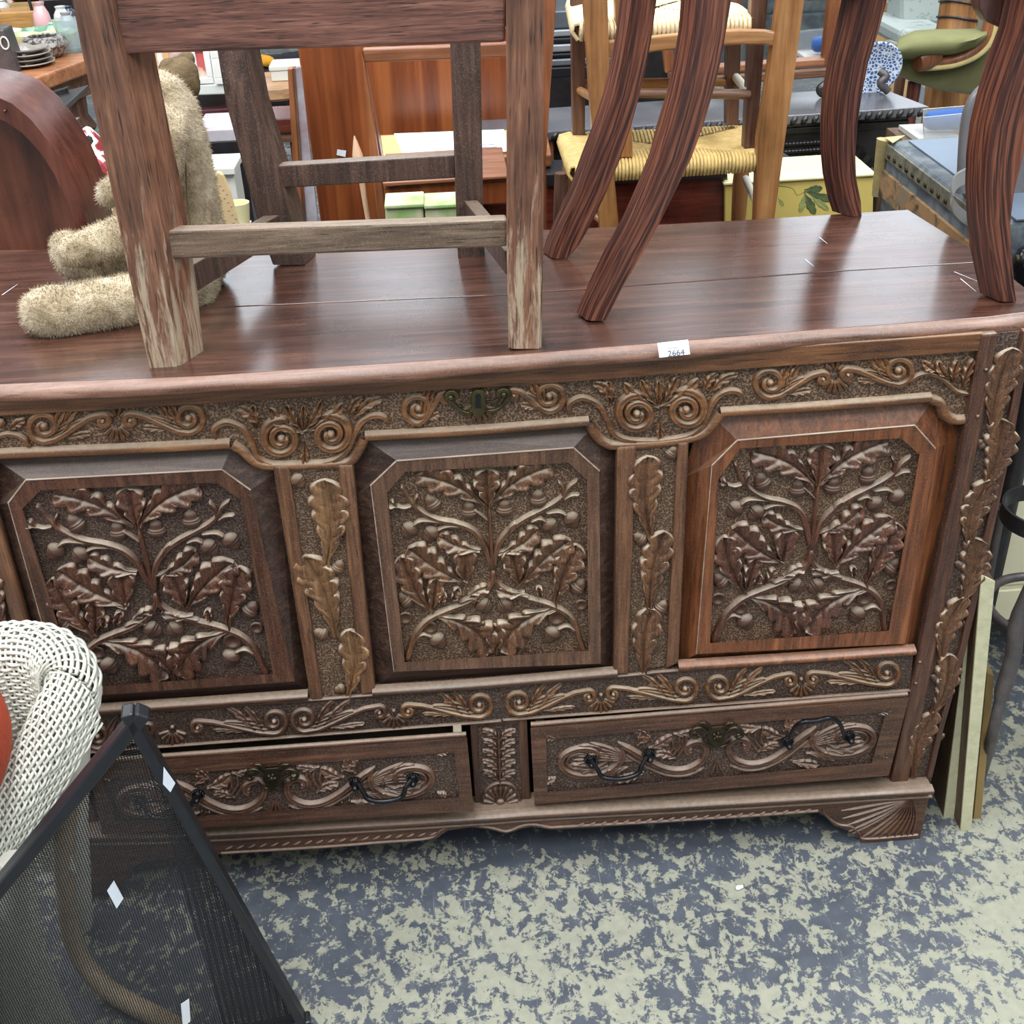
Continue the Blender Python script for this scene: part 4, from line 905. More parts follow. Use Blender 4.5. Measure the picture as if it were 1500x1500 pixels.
tube('leg', [(-0.95, -.2, 0.0), (-0.93, -.2, .45)], 0.018, M['white_paint'], wk, 12)
tube('leg', [(-0.92, -.62, 0.0), (-0.90, -.6, .45)], 0.018, M['white_paint'], wk, 12)
lathe('seat', [(0.001, .40), (0.20, .40), (0.225, .41), (0.225, .43), (0.20, .44), (0.001, .44)], (-0.86, -0.40, -0.06), M['wicker'], wk, seg=32)
cu = thing('cushion', 'rust red seat cushion lying in the white wicker chair', 'cushion', (-0.6, -.33, .38))
bm = bmesh.new(); bmesh.ops.create_uvsphere(bm, u_segments=32, v_segments=16, radius=1)
cc = aty(-108, 1085, -.27)
for v_ in bm.verts:
    n = v_.co.copy(); v_.co = Vector((math.copysign(abs(n.x)**.6, n.x)*.075, math.copysign(abs(n.y)**.6, n.y)*.10, n.z*.09)) + cc + Vector((0, 0, -.02))
bmobj('cushion_cover', bm, M['red_cloth'], cu, True, 3)

# mesh screen: black frame, real wires
M['black_frame'] = plain('black_plastic_frame', (24, 26, 32), 0.38, 0, 0.2, 40)
M['wire'] = plain('black_mesh_wire', (26, 26, 28), 0.6, 0.2, 0.1, 40)
ms = thing('mesh_screen', 'triangular black mesh screen in a black frame leaning in front of the wicker chair', 'screen', (-0.35, -0.4, 0))
Aq = aty(197, 1040, -.345); Rq = onz(452, 1497, 0.008); Lq = onz(-300, 1650, 0.008)
ctr = (Aq+Rq+Lq)/3
nrm = (Rq-Aq).cross(Lq-Aq).normalized(); nrm = nrm if nrm.y < 0 else -nrm
def frame_bar(a, c, w=0.014, d=0.02):
    t = (c-a).normalized(); s = t.cross(nrm).normalized(); s = s if s.dot(ctr-a) > 0 else -s
    return prism('frame_bar', [a-t*.004+nrm*d/2, a+s*w-t*.004+nrm*d/2, a+s*w-t*.004-nrm*d/2, a-t*.004-nrm*d/2], (c-a)+t*.008, M['black_frame'], ms, 0.003)
frame_bar(Aq, Rq); frame_bar(Lq, Aq, .017); frame_bar(Rq, Lq)
def mesh_fill(name, A, B, C, pitch, rad, rot, off):
    """wires clipped to a triangle; wires are square bars"""
    O = A; ex = (C-B).normalized(); ex = (ex*math.cos(rot)+nrm.cross(ex)*math.sin(rot)).normalized(); ey = nrm.cross(ex)
    T = [((p-O).dot(ex), (p-O).dot(ey)) for p in (A, B, C)]; bm = bmesh.new(); cnt = 0
    for axis in (0, 1):
        lo = min(t[1-axis] for t in T); hi = max(t[1-axis] for t in T); k = math.ceil(lo/pitch)
        while k*pitch < hi:
            cpos = k*pitch; xs = []
            for (p, q_) in ((T[0], T[1]), (T[1], T[2]), (T[2], T[0])):
                u0, u1 = p[1-axis]-cpos, q_[1-axis]-cpos
                if u0*u1 < 0: s = u0/(u0-u1); xs.append(p[axis]+(q_[axis]-p[axis])*s)
            if len(xs) == 2:
                a_, b_ = sorted(xs); e1, e2 = (ex, ey) if axis == 0 else (ey, ex)
                P0 = O+e1*a_+e2*cpos+nrm*off; P1 = O+e1*b_+e2*cpos+nrm*off
                r_ = [e2*rad, nrm*rad, -e2*rad, -nrm*rad]
                v0 = [bm.verts.new(P0+x) for x in r_]; v1 = [bm.verts.new(P1+x) for x in r_]
                for j in range(4): bm.faces.new((v0[j], v0[(j+1) % 4], v1[(j+1) % 4], v1[j]))
            k += 1
    o = bmobj(name, bm, M['wire'], ms); tag(o, kind='stuff'); return o
mesh_fill('mesh', Aq, Lq, Rq, 0.0031, 0.00056, 0.0, 0.0)
Bq = Rq.lerp(Lq, 0.17)
mesh_fill('mesh_flap', Aq.lerp(ctr, .03), Bq, Rq, 0.0029, 0.00062, 0.35, -0.008)
def px_plane(px, py):        # point of the screen plane seen at a pixel
    d = ray(px, py); return CAM + d*((Aq-CAM).dot(nrm)/d.dot(nrm))
for i, (pp, lab) in enumerate(((((167, 1288), (181, 1314), (171, 1329), (157, 1303)), 'white sticker in the middle of the black mesh screen'), (((240, 1112), (257, 1136), (250, 1149), (239, 1137)), 'white sticker high on the right frame bar of the mesh screen'), (((277, 1461), (279, 1494), (268, 1503), (265, 1469)), 'white sticker near the bottom edge of the mesh screen'))):
    o = prism('price_sticker', [px_plane(*p_)+nrm*(0.011 if i == 1 else 0.0015) for p_ in pp], nrm*0.0006, M['paper']); tag(o, lab, 'sticker', 'stickers on the mesh screen')

# ================================================================== RIGHT OF THE CHEST
M['cream_paint'] = plain('cream_painted_board', (206, 200, 170), 0.5, 0, 0.06, 8, 0.1)
M['cream_edge'] = plain('cream_board_edge', (188, 184, 152), 0.6, 0, 0.12, 60, 0.3)
M['brown_board'] = wood('brown_board_wood', (50, 36, 26), (84, 62, 42), (112, 88, 62), 'z', 0.55)
M['grey_iron'] = plain('grey_iron', (92, 86, 86), 0.45, 0.5, 0.25, 40, 0.2)
M['black_iron'] = plain('black_iron', (52, 50, 52), 0.4, 0.5, 0.25, 40, 0.2)
def leaning(label, px, Y, dep, mface, medge, lean=0.0):
    """thin board on edge beside the chest: outline of its front edge in pixels"""
    r = thing('leaning_board', label, 'board', onz(*px[2], 0), 'boards leaning beside the chest')
    F_ = [aty(x, y, Y) for x, y in px]
    for i in (2, 3): F_[i].z = 0.0
    prism('face', [p+Vector((0, .004, 0)) for p in F_], (0.02, dep, 0), mface, r, 0.001); prism('edge', F_, (0, 0.0035, 0), medge, r, 0.0008); return r
leaning('brown board with a pale edge leaning nearest the carved chest', [(1428, 830), (1440, 830), (1397, 1200), (1383, 1196)], onz(1390, 1198, 0).y, .36, M['brown_board'], M['cream_edge'])
leaning('cream painted board leaning between two brown boards', [(1438, 842), (1458, 852), (1423, 1215), (1407, 1218)], onz(1415, 1217, 0).y, .40, M['brown_board'], M['cream_edge'])
leaning('thin ochre board leaning outermost beside the cream board', [(1446, 985), (1457, 990), (1436, 1204), (1424, 1208)], onz(1430, 1208, 0).y+.012, .40, plain('ochre_board', (128, 104, 62), .6), plain('ochre_edge', (136, 112, 68), .6))
cb = thing('cream_cabinet', 'cream painted cabinet standing behind the iron plant stand', 'cabinet', (1.15, .6, 0))
x0, x1, Yc = aty(1448, 700, .33).x, 1.55, .33
z0, z1 = aty(1480, 905, Yc).z, LID+.030-.342
box('body', (x0, Yc, z0), (x1, Yc+.66, z1), M['cream_paint'], cb, 0.004)
for xx in (x0+.02, x1-.06): box('leg', (xx, Yc+.02, 0), (xx+.03, Yc+.05, z0+.005), M['cream_paint'], cb); box('leg', (xx, Yc+.58, 0), (xx+.03, Yc+.61, z0+.005), M['cream_paint'], cb)
zz = aty(1480, 862, Yc).z
box('base_board', (x0-.004, Yc-.006, z0), (x1, Yc, zz), M['cream_paint'], cb, 0.002)
box('door', (x0+.03, Yc-.004, zz+.01), (x0+.30, Yc+.004, z1-.03), M['cream_paint'], cb, 0.002)
ir = thing('plant_stand', 'iron plant stand with hoops at the right edge', 'stand', (0.98, 0.05, 0))
rc = aty(1532, 755, .07); R_ = .062
bm = bmesh.new(); rr = []
for k in range(33):
    a = 2*PI*k/32; c, s = math.cos(a), math.sin(a); rr.append([rc+Vector((c*R_, s*R_, .016)), rc+Vector((c*(R_-.004), s*(R_-.004), .016)), rc+Vector((c*(R_-.004), s*(R_-.004), -.010)), rc+Vector((c*R_, s*R_, -.010))])
add_loft(bm, rr, True, False); bmobj('upper_hoop', bm, M['black_iron'], ir, True, .6)
low = aty(1478, 912, .07); c0 = low+Vector((.07, .03, 0)); tube('lower_hoop', [c0+Vector((math.cos(2*PI*k/32)*.085, math.sin(2*PI*k/32)*.085, 0)) for k in range(33)], .0075, M['grey_iron'], ir, 10)
tube('leg', catmull([rc+Vector((-R_*.2, -R_+.004, 0)), aty(1494, 900, .0), aty(1484, 960, .0), aty(1468, 1015, 0), aty(1453, 1080, .0), onz(1436, 1140, 0.0)], 6), [.011]*6+[.012]*13+[.009]*12, M['grey_iron'], ir, 12)
for a in (30, 150, 270): 
    if a == 270: continue
    a = math.radians(a); tube('leg', [rc+Vector((math.cos(a)*R_, math.sin(a)*R_, 0)), c0+Vector((math.cos(a)*.088, math.sin(a)*.088, 0)), Vector((c0.x+math.cos(a)*.12, c0.y+math.sin(a)*.12, 0))], .008, M['grey_iron'], ir, 8)
db = onz(1080, 1303, 0)
o = tag(blob('paper_scrap', [[(db+Vector((0, 0, .004)), .004), (db+Vector((.008, .002, .004)), .003)]], M['paper'], None, .0015, .001), 'crumpled scrap of white paper lying on the painted floor', 'litter')

# ================================================================== BEHIND THE CHEST
def W3(c, *a, **k): return wood(*a, **k)
M['golden'] = wood('golden_beech_wood', (112, 72, 38), (152, 104, 60), (180, 132, 84), 'z', 0.38, 0, grain=45)
M['golden_x'] = wood('golden_beech_rail_wood', (122, 80, 46), (162, 114, 70), (190, 144, 98), 'x', 0.38, 0, grain=45)
M['orange'] = wood('orange_wood', (98, 56, 32), (134, 80, 48), (160, 104, 66), 'z', 0.35, 0, grain=45)
M['orange_x'] = wood('orange_rail_wood', (100, 60, 40), (136, 86, 58), (166, 116, 82), 'x', 0.35, 0, grain=45)
M['brown_x'] = wood('brown_stick_wood', (74, 48, 34), (116, 82, 60), (150, 116, 90), 'x', 0.4, 0, grain=50)
M['brown_z'] = wood('brown_post_wood', (60, 38, 30), (96, 66, 52), (128, 96, 78), 'z', 0.4, 0, grain=50)
M['mahog'] = wood('mahogany_wood', (58, 26, 20), (92, 42, 32), (120, 62, 48), 'x', 0.25, 0, grain=40)
M['mahog_z'] = wood('mahogany_upright_wood', (56, 27, 20), (88, 46, 34), (112, 64, 50), 'z', 0.28, 0, grain=30)
M['black_oak'] = plain('ebonised_wood', (34, 32, 34), 0.28, 0, 0.4, 20, 0.15)
M['black_top'] = plain('ebonised_table_top', (88, 88, 92), 0.22, 0, 0.2, 10)
M['cream'] = plain('cream_paint', (222, 216, 168), 0.4, 0, 0.05, 10)
M['yellow'] = plain('yellow_paint', (206, 186, 104), 0.5, 0, 0.05, 10)
M['white'] = plain('white_gloss_paint', (214, 216, 208), 0.4, 0, 0.04, 10)
mt, nt, b = newmat('ribbon_stripe_sapele'); v = coords(nt, (1, 1, .06))
n1 = noisetex(nt, coords(nt, (1, .3, .03)), 34, 2, .5); n2 = noisetex(nt, v, 120, 3)
nt.links.new(mix(nt, .35, ramp(nt, n1, [(.35, lin((98, 48, 26))), (.5, lin((126, 66, 34))), (.62, lin((156, 90, 48)))]).outputs[0], ramp(nt, n2, [(.3, lin((88, 44, 24))), (.7, lin((144, 80, 44)))]).outputs[0]), b.inputs['Base Color']); b.inputs['Roughness'].default_value = .3
M['sapele'] = mt

def quadslab(name, px, Y, dep, mat, parent=None, bev=0.002, off=0.0):
    return prism(name, [aty(x, y, Y) for x, y in px], (off, dep, 0), mat, parent, bev)

# arched mahogany panel at the left
ar = thing('arched_headboard', 'dark mahogany arched bed headboard standing behind the chest at the far left', 'headboard', (-.75, .58, 0))
Y = 0.56
outer = [(134, 372), (128, 330), (114, 288), (95, 245), (72, 208), (46, 176), (18, 152), (-14, 138), (-60, 130), (-120, 128)]
inner = [(117, 372), (112, 336), (98, 296), (80, 256), (58, 222), (34, 196), (8, 178), (-20, 168), (-62, 162), (-120, 160)]
inner2 = [(100, 372), (95, 345), (80, 310), (62, 278), (40, 250), (14, 226), (-12, 212), (-44, 204), (-80, 200), (-120, 198)]
ex_ = [aty(x, y, Y) for x, y in outer]; en = [aty(x, y, Y) for x, y in inner]; e2 = [aty(x, y, Y+.14) for x, y in inner2]
def arc_band(name, A, B, dep, mat, parent):
    bm = bmesh.new(); add_loft(bm, [[a, b_, b_+Vector((0, dep, 0)), a+Vector((0, dep, 0))] for a, b_ in zip(A, B)]); return bmobj(name, bm, mat, parent, True, .5)
arc_band('arched_frame', ex_, en, 0.16, M['mahog_z'], ar)
tp_ = [aty(x, y, Y+.145) for x, y in outer[::-1]]
prism('panel', [Vector((tp_[0].x, tp_[0].y, .3))] + tp_ + [Vector((tp_[-1].x, tp_[-1].y, .3))], (0, .012, 0), wood('mahogany_flame_wood', (70, 34, 24), (112, 62, 44), (142, 90, 66), 'z', 0.3, 0, grain=18), ar)
box('post', (ex_[0].x-.03, Y, 0), (ex_[0].x, Y+.10, ex_[0].z+.01), M['mahog_z'], ar, .002)
box('rail', (-1.2, Y+.005, .70), (ex_[0].x-.03, Y+.09, .78), M['mahog_z'], ar, .002)
eye((8, 162), 3, Y, M['mahog_z'], ar, .006).name = 'screw_cap'
# display table at top left with crockery
TZ = 0.76
dt = thing('display_table', 'orange brown wooden table crowded with glass and china at upper left', 'table', (-1.6, 2.6, 0))
a, c = onz(-160, 190, TZ), onz(152, 78, TZ); t_ = (c-a).normalized(); dn = Vector((-t_.y, t_.x, 0)); dn = dn if dn.y > 0 else -dn
prism('table_top', [a, c, c+dn*1.15, a+dn*1.15], (0, 0, -.045), wood('orange_brown_top_wood', (128, 78, 48), (168, 112, 76), (194, 142, 104), 'x', .3, 0, grain=30), dt, .006)
a2, c2 = a+dn*.04-t_*-.04, c+dn*.04-t_*.05
prism('apron', [a2+Vector((0, 0, -.045)), c2+Vector((0, 0, -.045)), c2+dn*.02+Vector((0, 0, -.045)), a2+dn*.02+Vector((0, 0, -.045))], (0, 0, -.075), wood('apron_brown_wood', (92, 60, 38), (136, 94, 62), (160, 120, 84), 'x', .4, 0, grain=30), dt, .002)
lp = Vector(c)-t_*.10+dn*.10
turned = [(.03, .0), (.045, .03), (.05, .07), (.035, .10), (.05, .13), (.085, .22), (.10, .32), (.095, .40), (.06, .47), (.045, .50), (.07, .54), (.05, .58), (.055, .64)]
for k, p_ in enumerate((lp, Vector(a)+t_*.1+dn*.1, lp+dn*1.1)): lathe('leg', turned, (p_.x, p_.y, 0), M['brown_z'], dt, seg=24)
def tpos(px, py, z=TZ): return onz(px, py, z)
glassm = {}
def glazed(name, c, rough=.15):
    if name not in glassm:
        mt, nt, b = newmat(name); b.inputs['Base Color'].default_value = lin(c); b.inputs['Roughness'].default_value = rough; b.inputs['Coat Weight'].default_value = .5
        glassm[name] = mt
    return glassm[name]
def tglass(name, c):
    mt, nt, b = newmat(name); b.inputs['Base Color'].default_value = lin(c); b.inputs['Roughness'].default_value = .06; b.inputs['Transmission Weight'].default_value = .75; b.inputs['IOR'].default_value = 1.4; return mt
def dish(name, px, py, r, h, mat, label, cat, prof=None, z=TZ, group='china and glass on the display table'):
    p = tpos(px, py, z)
    prof = prof or [(0.001, .0), (r*.45, .0), (r*.6, h*.2), (r*.9, h*.65), (r, h), (r*.96, h), (r*.8, h*.6), (r*.5, h*.22), (0.001, h*.12)]
    return tag(lathe(name, prof, p, mat, None, seg=24), label, cat, group)
lace = spots('carved_silver', (70, 64, 62), (152, 146, 142), 90, .5, .35)
dish('bowl', 70, 84, .075, .07, lace, 'round carved grey metal bowl near the table edge', 'bowl', [(0.001, 0), (.04, 0), (.062, .015), (.075, .04), (.066, .062), (.05, .068), (.046, .064), (.06, .04), (.04, .01), (.001, .008)])
pst = glazed('stoneware', (150, 142, 132), .35)
for i, (r, nm) in enumerate(((.085, 'bottom'), (.082, 'second'), (.078, 'third'), (.074, 'top'))):
    p = tpos(42, 96); p.z += .014*i
    tag(lathe('plate', [(0.001, 0), (r*.6, 0), (r, .012), (r, .015), (r*.6, .004), (.001, .004)], p, pst if i % 2 else glazed('pale_stoneware', (186, 182, 172), .3), None, seg=28), 'grey plate at the %s of the stack on the display table' % nm, 'plate', 'stacked plates')
bx = thing('metal_canister', 'dark grey metal canister with a ring at the left edge of the display table', 'canister', tpos(4, 108))
p = tpos(4, 108); prism('body', [p+Vector((-.07, 0, 0)), p+Vector((.05, 0, 0)), p+Vector((.035, 0, .13)), p+Vector((-.06, 0, .13))], (0, .09, 0), M['grey_iron'], bx, .006)
tube('ring', [p+Vector((.03, -.004, .09))+Vector((math.cos(k*PI/8)*.012, 0, math.sin(k*PI/8)*.018)) for k in range(17)], .0025, M['white'], bx, 6)
gg_ = tglass('green_glass', (170, 226, 196)); gy_ = tglass('clear_glass', (222, 234, 236)); gb_ = tglass('blue_glass', (160, 206, 222))
dish('glass_dish', 62, 68, .11, .05, gg_, 'wide pale green glass dish behind the carved bowl', 'dish')
dish('glass_dish', 90, 70, .07, .05, glazed('lime_glaze', (196, 214, 150)), 'small lime green dish right of the carved bowl', 'dish')
dish('china_bowl', 37, 76, .06, .055, glazed('yellow_glaze', (232, 226, 170)), 'pale yellow china bowl behind the plates', 'bowl')
dish('china_bowl', 15, 72, .055, .06, glazed('cream_glaze', (228, 224, 206)), 'cream china bowl beside the metal canister', 'bowl')
dish('glass_dish', 108, 74, .05, .08, gy_, 'clear cut glass tumbler near the chair leg', 'glass', [(.001, 0), (.035, 0), (.05, .10), (.046, .10), (.03, .01), (.001, .01)])
dish('china_bowl', 26, 66, .018, .04, glazed('blue_glaze', (58, 80, 150)), 'tiny blue patterned jar behind the plates', 'jar', [(.001, 0), (.016, 0), (.02, .02), (.012, .035), (.014, .04), (.001, .04)])
yc = thing('lemon_figure', 'yellow china lemon shaped pot with a pointed end', 'pot', tpos(50, 52))
tag(blob('pot_body', [[(tpos(49, 46)+Vector((0, 0, .04)), .035), (tpos(58, 46)+Vector((0, 0, .045)), .022)]], glazed('bright_yellow_glaze', (240, 226, 130)), yc, .006, 0))
tube('pot_spout', [tpos(60, 48)+Vector((0, 0, .04)), tpos(92, 52)+Vector((0, 0, .035))], [.018, .008], glazed('bright_yellow_glaze', (240, 226, 130)), yc, 10)
bs = thing('handled_basket', 'ochre wooden box with a tall hoop handle on the display table', 'basket', tpos(28, 48))
p = tpos(28, 50); box('box_body', (p.x-.085, p.y, TZ), (p.x+.075, p.y+.12, TZ+.075), wood('ochre_box_wood', (140, 98, 48), (182, 134, 74), (206, 164, 104), 'x', .4), bs, .004)
tube('hoop_handle', [p+Vector((-.06*math.cos(k*PI/12), .02, .07+.115*math.sin(k*PI/12))) for k in range(13)], .006, M['black_oak'], bs, 8)
ht = thing('leather_case', 'dark grey leather case lying on an ochre box at top left', 'case', tpos(60, 30))
p = tpos(60, 31); box('ochre_box', (p.x-.10, p.y, TZ), (p.x+.08, p.y+.15, TZ+.07), wood('straw_box_wood', (150, 112, 66), (186, 150, 100), (206, 176, 130), 'x', .5), ht, .003)
box('case_body', (p.x-.11, p.y-.01, TZ+.071), (p.x+.09, p.y+.16, TZ+.17), M['black_iron'], ht, .03, 4)
cm = thing('black_box', 'small black box beside the leather case on the display table', 'box', tpos(86, 32))
p = tpos(86, 33); box('body', (p.x-.06, p.y, TZ), (p.x+.06, p.y+.1, TZ+.085), M['black_oak'], cm, .006); box('lid', (p.x-.063, p.y-.003, TZ+.086), (p.x+.063, p.y+.103, TZ+.098), M['grey_iron'], cm, .003)
random.seed(11)
for i, (x, y, nm, colr) in enumerate(((6, 24, 'white china jug at the far left of the display table', (226, 226, 220)), (26, 20, 'pale pink china vase behind the hoop handle', (226, 196, 180)), (100, 26, 'pale blue glass vase beside the black box', (176, 208, 220)), (103, 34, 'dark glass bottle leaning by the chair leg', (60, 70, 84)), (96, 48, 'white china cup with blue spots near the chair leg', (222, 226, 232)), (68, 56, 'pink glazed rose bowl behind the green dish', (226, 178, 180)), (84, 60, 'mint green china dish on the display table', (178, 220, 190)), (104, 58, 'little silver trinket pot by the chair leg', (166, 166, 168)), (20, 8, 'tall white jar in the back row of the display table', (214, 216, 214)), (98, 8, 'aqua glass jar in the back row by the leather case', (150, 200, 206)), (44, 8, 'sand coloured jar hidden behind the leather case', (196, 172, 130)))):
    r = .032; h = .06+.03*(i % 3)
    dish('china_pot', x, y, r, h, glazed('glaze_%s' % 'abcdefghijk'[i], colr), nm, 'pot', [(.001, 0), (r*.6, 0), (r, h*.35), (r*.85, h*.7), (r*.5, h*.9), (r*.62, h), (r*.5, h), (r*.4, h*.88), (r*.7, h*.4), (.001, h*.1)])

# under the display table
Yb = 2.0
uc = thing('black_rack', 'black metal rack in the dark under the display table', 'rack', aty(70, 200, Yb))
quadslab('back_panel', [(24, 150), (98, 128), (98, 205), (40, 205)], Yb+.25, .02, M['black_oak'], uc)
tube('rack_rail', [aty(42, 148, Yb), aty(62, 182, Yb)], .006, M['black_iron'], uc); tube('rack_rail', [aty(73, 136, Yb), aty(84, 180, Yb)], .006, M['white'], uc)
quadslab('shelf', [(44, 172), (90, 160), (92, 168), (50, 184)], Yb, .3, M['black_iron'], uc)
ck = thing('wicker_crate', 'grey woven crate on the floor under the display table', 'crate', aty(85, 240, 1.7))
q0 = [(62, 192), (108, 182), (118, 520), (80, 530)]
quadslab('crate_side', q0, 1.75, .03, plain('grey_weave', (128, 118, 104), .8, 0, .3, 60), ck)
quadslab('crate_rim', [(60, 188), (110, 178), (110, 186), (60, 197)], 1.74, .05, plain('grey_weave_rim', (110, 100, 88), .8, 0, .3, 60), ck)
mt, nt, b = newmat('red_cream_cloth'); v = coords(nt); n1 = noisetex(nt, v, 9, 3, .5, .8); n2 = noisetex(nt, v, 50, 4)
c = ramp(nt, n1, [(.44, lin((128, 36, 44))), (.50, lin((160, 64, 70))), (.52, lin((224, 220, 208))), (.60, lin((220, 214, 200))), (.62, lin((24, 22, 24)))], 'CONSTANT').outputs[0]
nt.links.new(c, b.inputs['Base Color']); b.inputs['Roughness'].default_value = .9; M['rug'] = mt
cl = thing('patterned_cloth', 'crumpled red and cream patterned cloth under the display table', 'cloth', aty(125, 270, 1.35))
base = aty(124, 236, 1.35); V = []; F = []
for i in range(25):
    for j in range(25):
        x = -1+i/12; y = -1+j/12; r2 = max(0, 1-(x*x+y*y)*.75); h = .07*math.sqrt(r2)+.018*math.sin(6*x+2*y)+.014*math.sin(9*y-3*x)
        V.append(base+Vector((x*.085, y*.09, h-.03)))
for i in range(24):
    for j in range(24): F.append((i*25+j, i*25+j+1, (i+1)*25+j+1, (i+1)*25+j))
o = mesh('cloth', V, F, M['rug'], cl, True)
ob = thing('wooden_chest_box', 'orange brown wooden box carrying the crumpled patterned cloth', 'box', aty(125, 330, 1.35))
p = aty(122, 252, 1.30); box('box_body', (p.x-.14, 1.27, p.z-.16), (p.x+.10, 1.5, p.z-.025+.03), wood('box_orange_wood', (96, 52, 28), (136, 80, 48), (164, 106, 70), 'x', .4), ob, .004)
box('plinth', (p.x-.15, 1.26, 0), (p.x+.11, 1.5, p.z-.16), M['brown_board'], ob, .004)
cd = thing('cardboard_box', 'tan cardboard box just behind the teddy bear', 'box', aty(150, 345, .8))
p0, p1 = aty(124, 312, .75), aty(176, 372, .75); box('box_body', (p0.x, .75, p1.z-.3), (p1.x, .95, p0.z), plain('tan_card', (190, 158, 122), .8), cd, .002); box('box_lid', (p0.x-.004, .746, p0.z-.02), (p1.x+.004, .954, p0.z+.004), plain('tan_card_lid', (198, 168, 134), .8), cd, .002)
prism('stand', [(p0.x, .8, 0), (p1.x, .8, 0), (p1.x, .8, p1.z-.3), (p0.x, .8, p1.z-.3)], (0, .12, 0), M['brown_board'], cd)

# pieces seen between the legs of the oak chair
wd = thing('white_bedside', 'white painted bedside table just right of the teddy bear', 'table', (-.5, 1.45, 0))
TZ2 = onz(330, 235, .74).z
c4 = [onz(280, 248, .74), onz(343, 246, .74), onz(355, 224, .74), onz(285, 227, .74)]
prism('table_top', c4, (0, 0, -.016), M['white'], wd, .002)
w0, w1 = c4[0], c4[1]
box('body', (w0.x+.01, w0.y+.01, .50), (w1.x-.006, c4[2].y-.01, .724), M['white'], wd, .002)
for xx in (w0.x+.01, w1.x-.034): 
    for yy in (w0.y+.012, c4[2].y-.04): box('leg', (xx, yy, 0), (xx+.028, yy+.028, .5), M['white'], wd)
M['dark_red'] = wood('dark_red_polished_wood', (60, 28, 34), (92, 48, 54), (120, 76, 80), 'x', .2, 0, grain=20)
dn_ = thing('dark_red_cabinet', 'low dark red polished cabinet behind the teddy bear', 'cabinet', (-.7, 2.7, 0))
for k, (ya, yb, mm) in enumerate((((129, 161), 2.5, 0),)): pass
x0, x1 = aty(262, 170, 2.35).x, aty(352, 170, 2.35).x; zt = aty(310, 160, 2.35).z
box('cabinet_top', (x0, 2.35, zt-.02), (x1, 2.85, zt), M['dark_red'], dn_, .004)
box('cabinet_body', (x0+.02, 2.38, .35), (x1-.02, 2.83, zt-.022), M['dark_red'], dn_, .003)
for k in range(2): box('drawer', (x0+.03, 2.365, zt-.10-.09*k), (x1-.03, 2.382, zt-.03-.09*k), M['dark_red'], dn_, .004)
for xx in (x0+.03, x1-.08): box('leg', (xx, 2.4, 0), (xx+.05, 2.45, .35), M['dark_red'], dn_, .003)
pap = [onz(300, 208, zt-.13), onz(345, 205, zt-.13)]
tb2 = thing('grey_box', 'pale grey flat box lying between the dark red cabinet and the white bedside', 'box', aty(320, 205, 2.0))
x0, x1 = aty(285, 200, 2.0).x, aty(348, 200, 2.0).x; z0_, z1_ = aty(320, 208, 2.0).z, aty(320, 190, 2.0).z
box('box_body', (x0, 2.0, z0_), (x1, 2.2, z1_), plain('pale_grey_box', (176, 170, 176), .5), tb2, .003); box('box_base', (x0-.01, 2.0, .0), (x1+.01, 2.2, z0_), M['black_oak'], tb2, .002)
bkt = thing('back_table', 'white trestle table far behind the teddy bear with pictures on it', 'table', (-1.2, 4.4, 0))
p = [onz(192, 128, .76), onz(345, 122, .76), onz(345, 60, .76), onz(200, 64, .76)]
prism('table_top', p, (0, 0, -.03), M['white'], bkt, .004)
for q_ in p: box('leg', (q_.x-.02, q_.y-.02, 0), (q_.x+.02, q_.y+.02, .73), M['white'], bkt)
pv = thing('pink_vase', 'pink flowered china vase on its side with a gold rimmed mouth', 'vase', onz(210, 110, .78))
p = onz(205, 108, .76); cz = Vector((p.x, p.y, .76+.10)); mt, nt, b = newmat('pink_china'); n1 = noisetex(nt, coords(nt), 22, 4, .6, .6)
nt.links.new(ramp(nt, n1, [(.4, lin((232, 214, 204))), (.55, lin((220, 150, 146))), (.7, lin((238, 222, 210)))]).outputs[0], b.inputs['Base Color']); b.inputs['Roughness'].default_value = .2
bm = bmesh.new(); add_lathe(bm, [(.03, 0), (.05, .005), (.062, .02), (.05, .04), (.09, .10), (.105, .20), (.08, .30), (.001, .33)], cz+Vector((0.01, -.02, 0)), (.25, 1, .05), 28); bmobj('vase_body', bm, mt, pv, True, 1)
bm = bmesh.new(); add_lathe(bm, [(.001, -.002), (.034, -.002), (.034, .004)], cz+Vector((0.01, -.024, 0)), (.25, 1, .05), 24); bmobj('vase_mouth', bm, M['black_oak'], pv, True, 1)
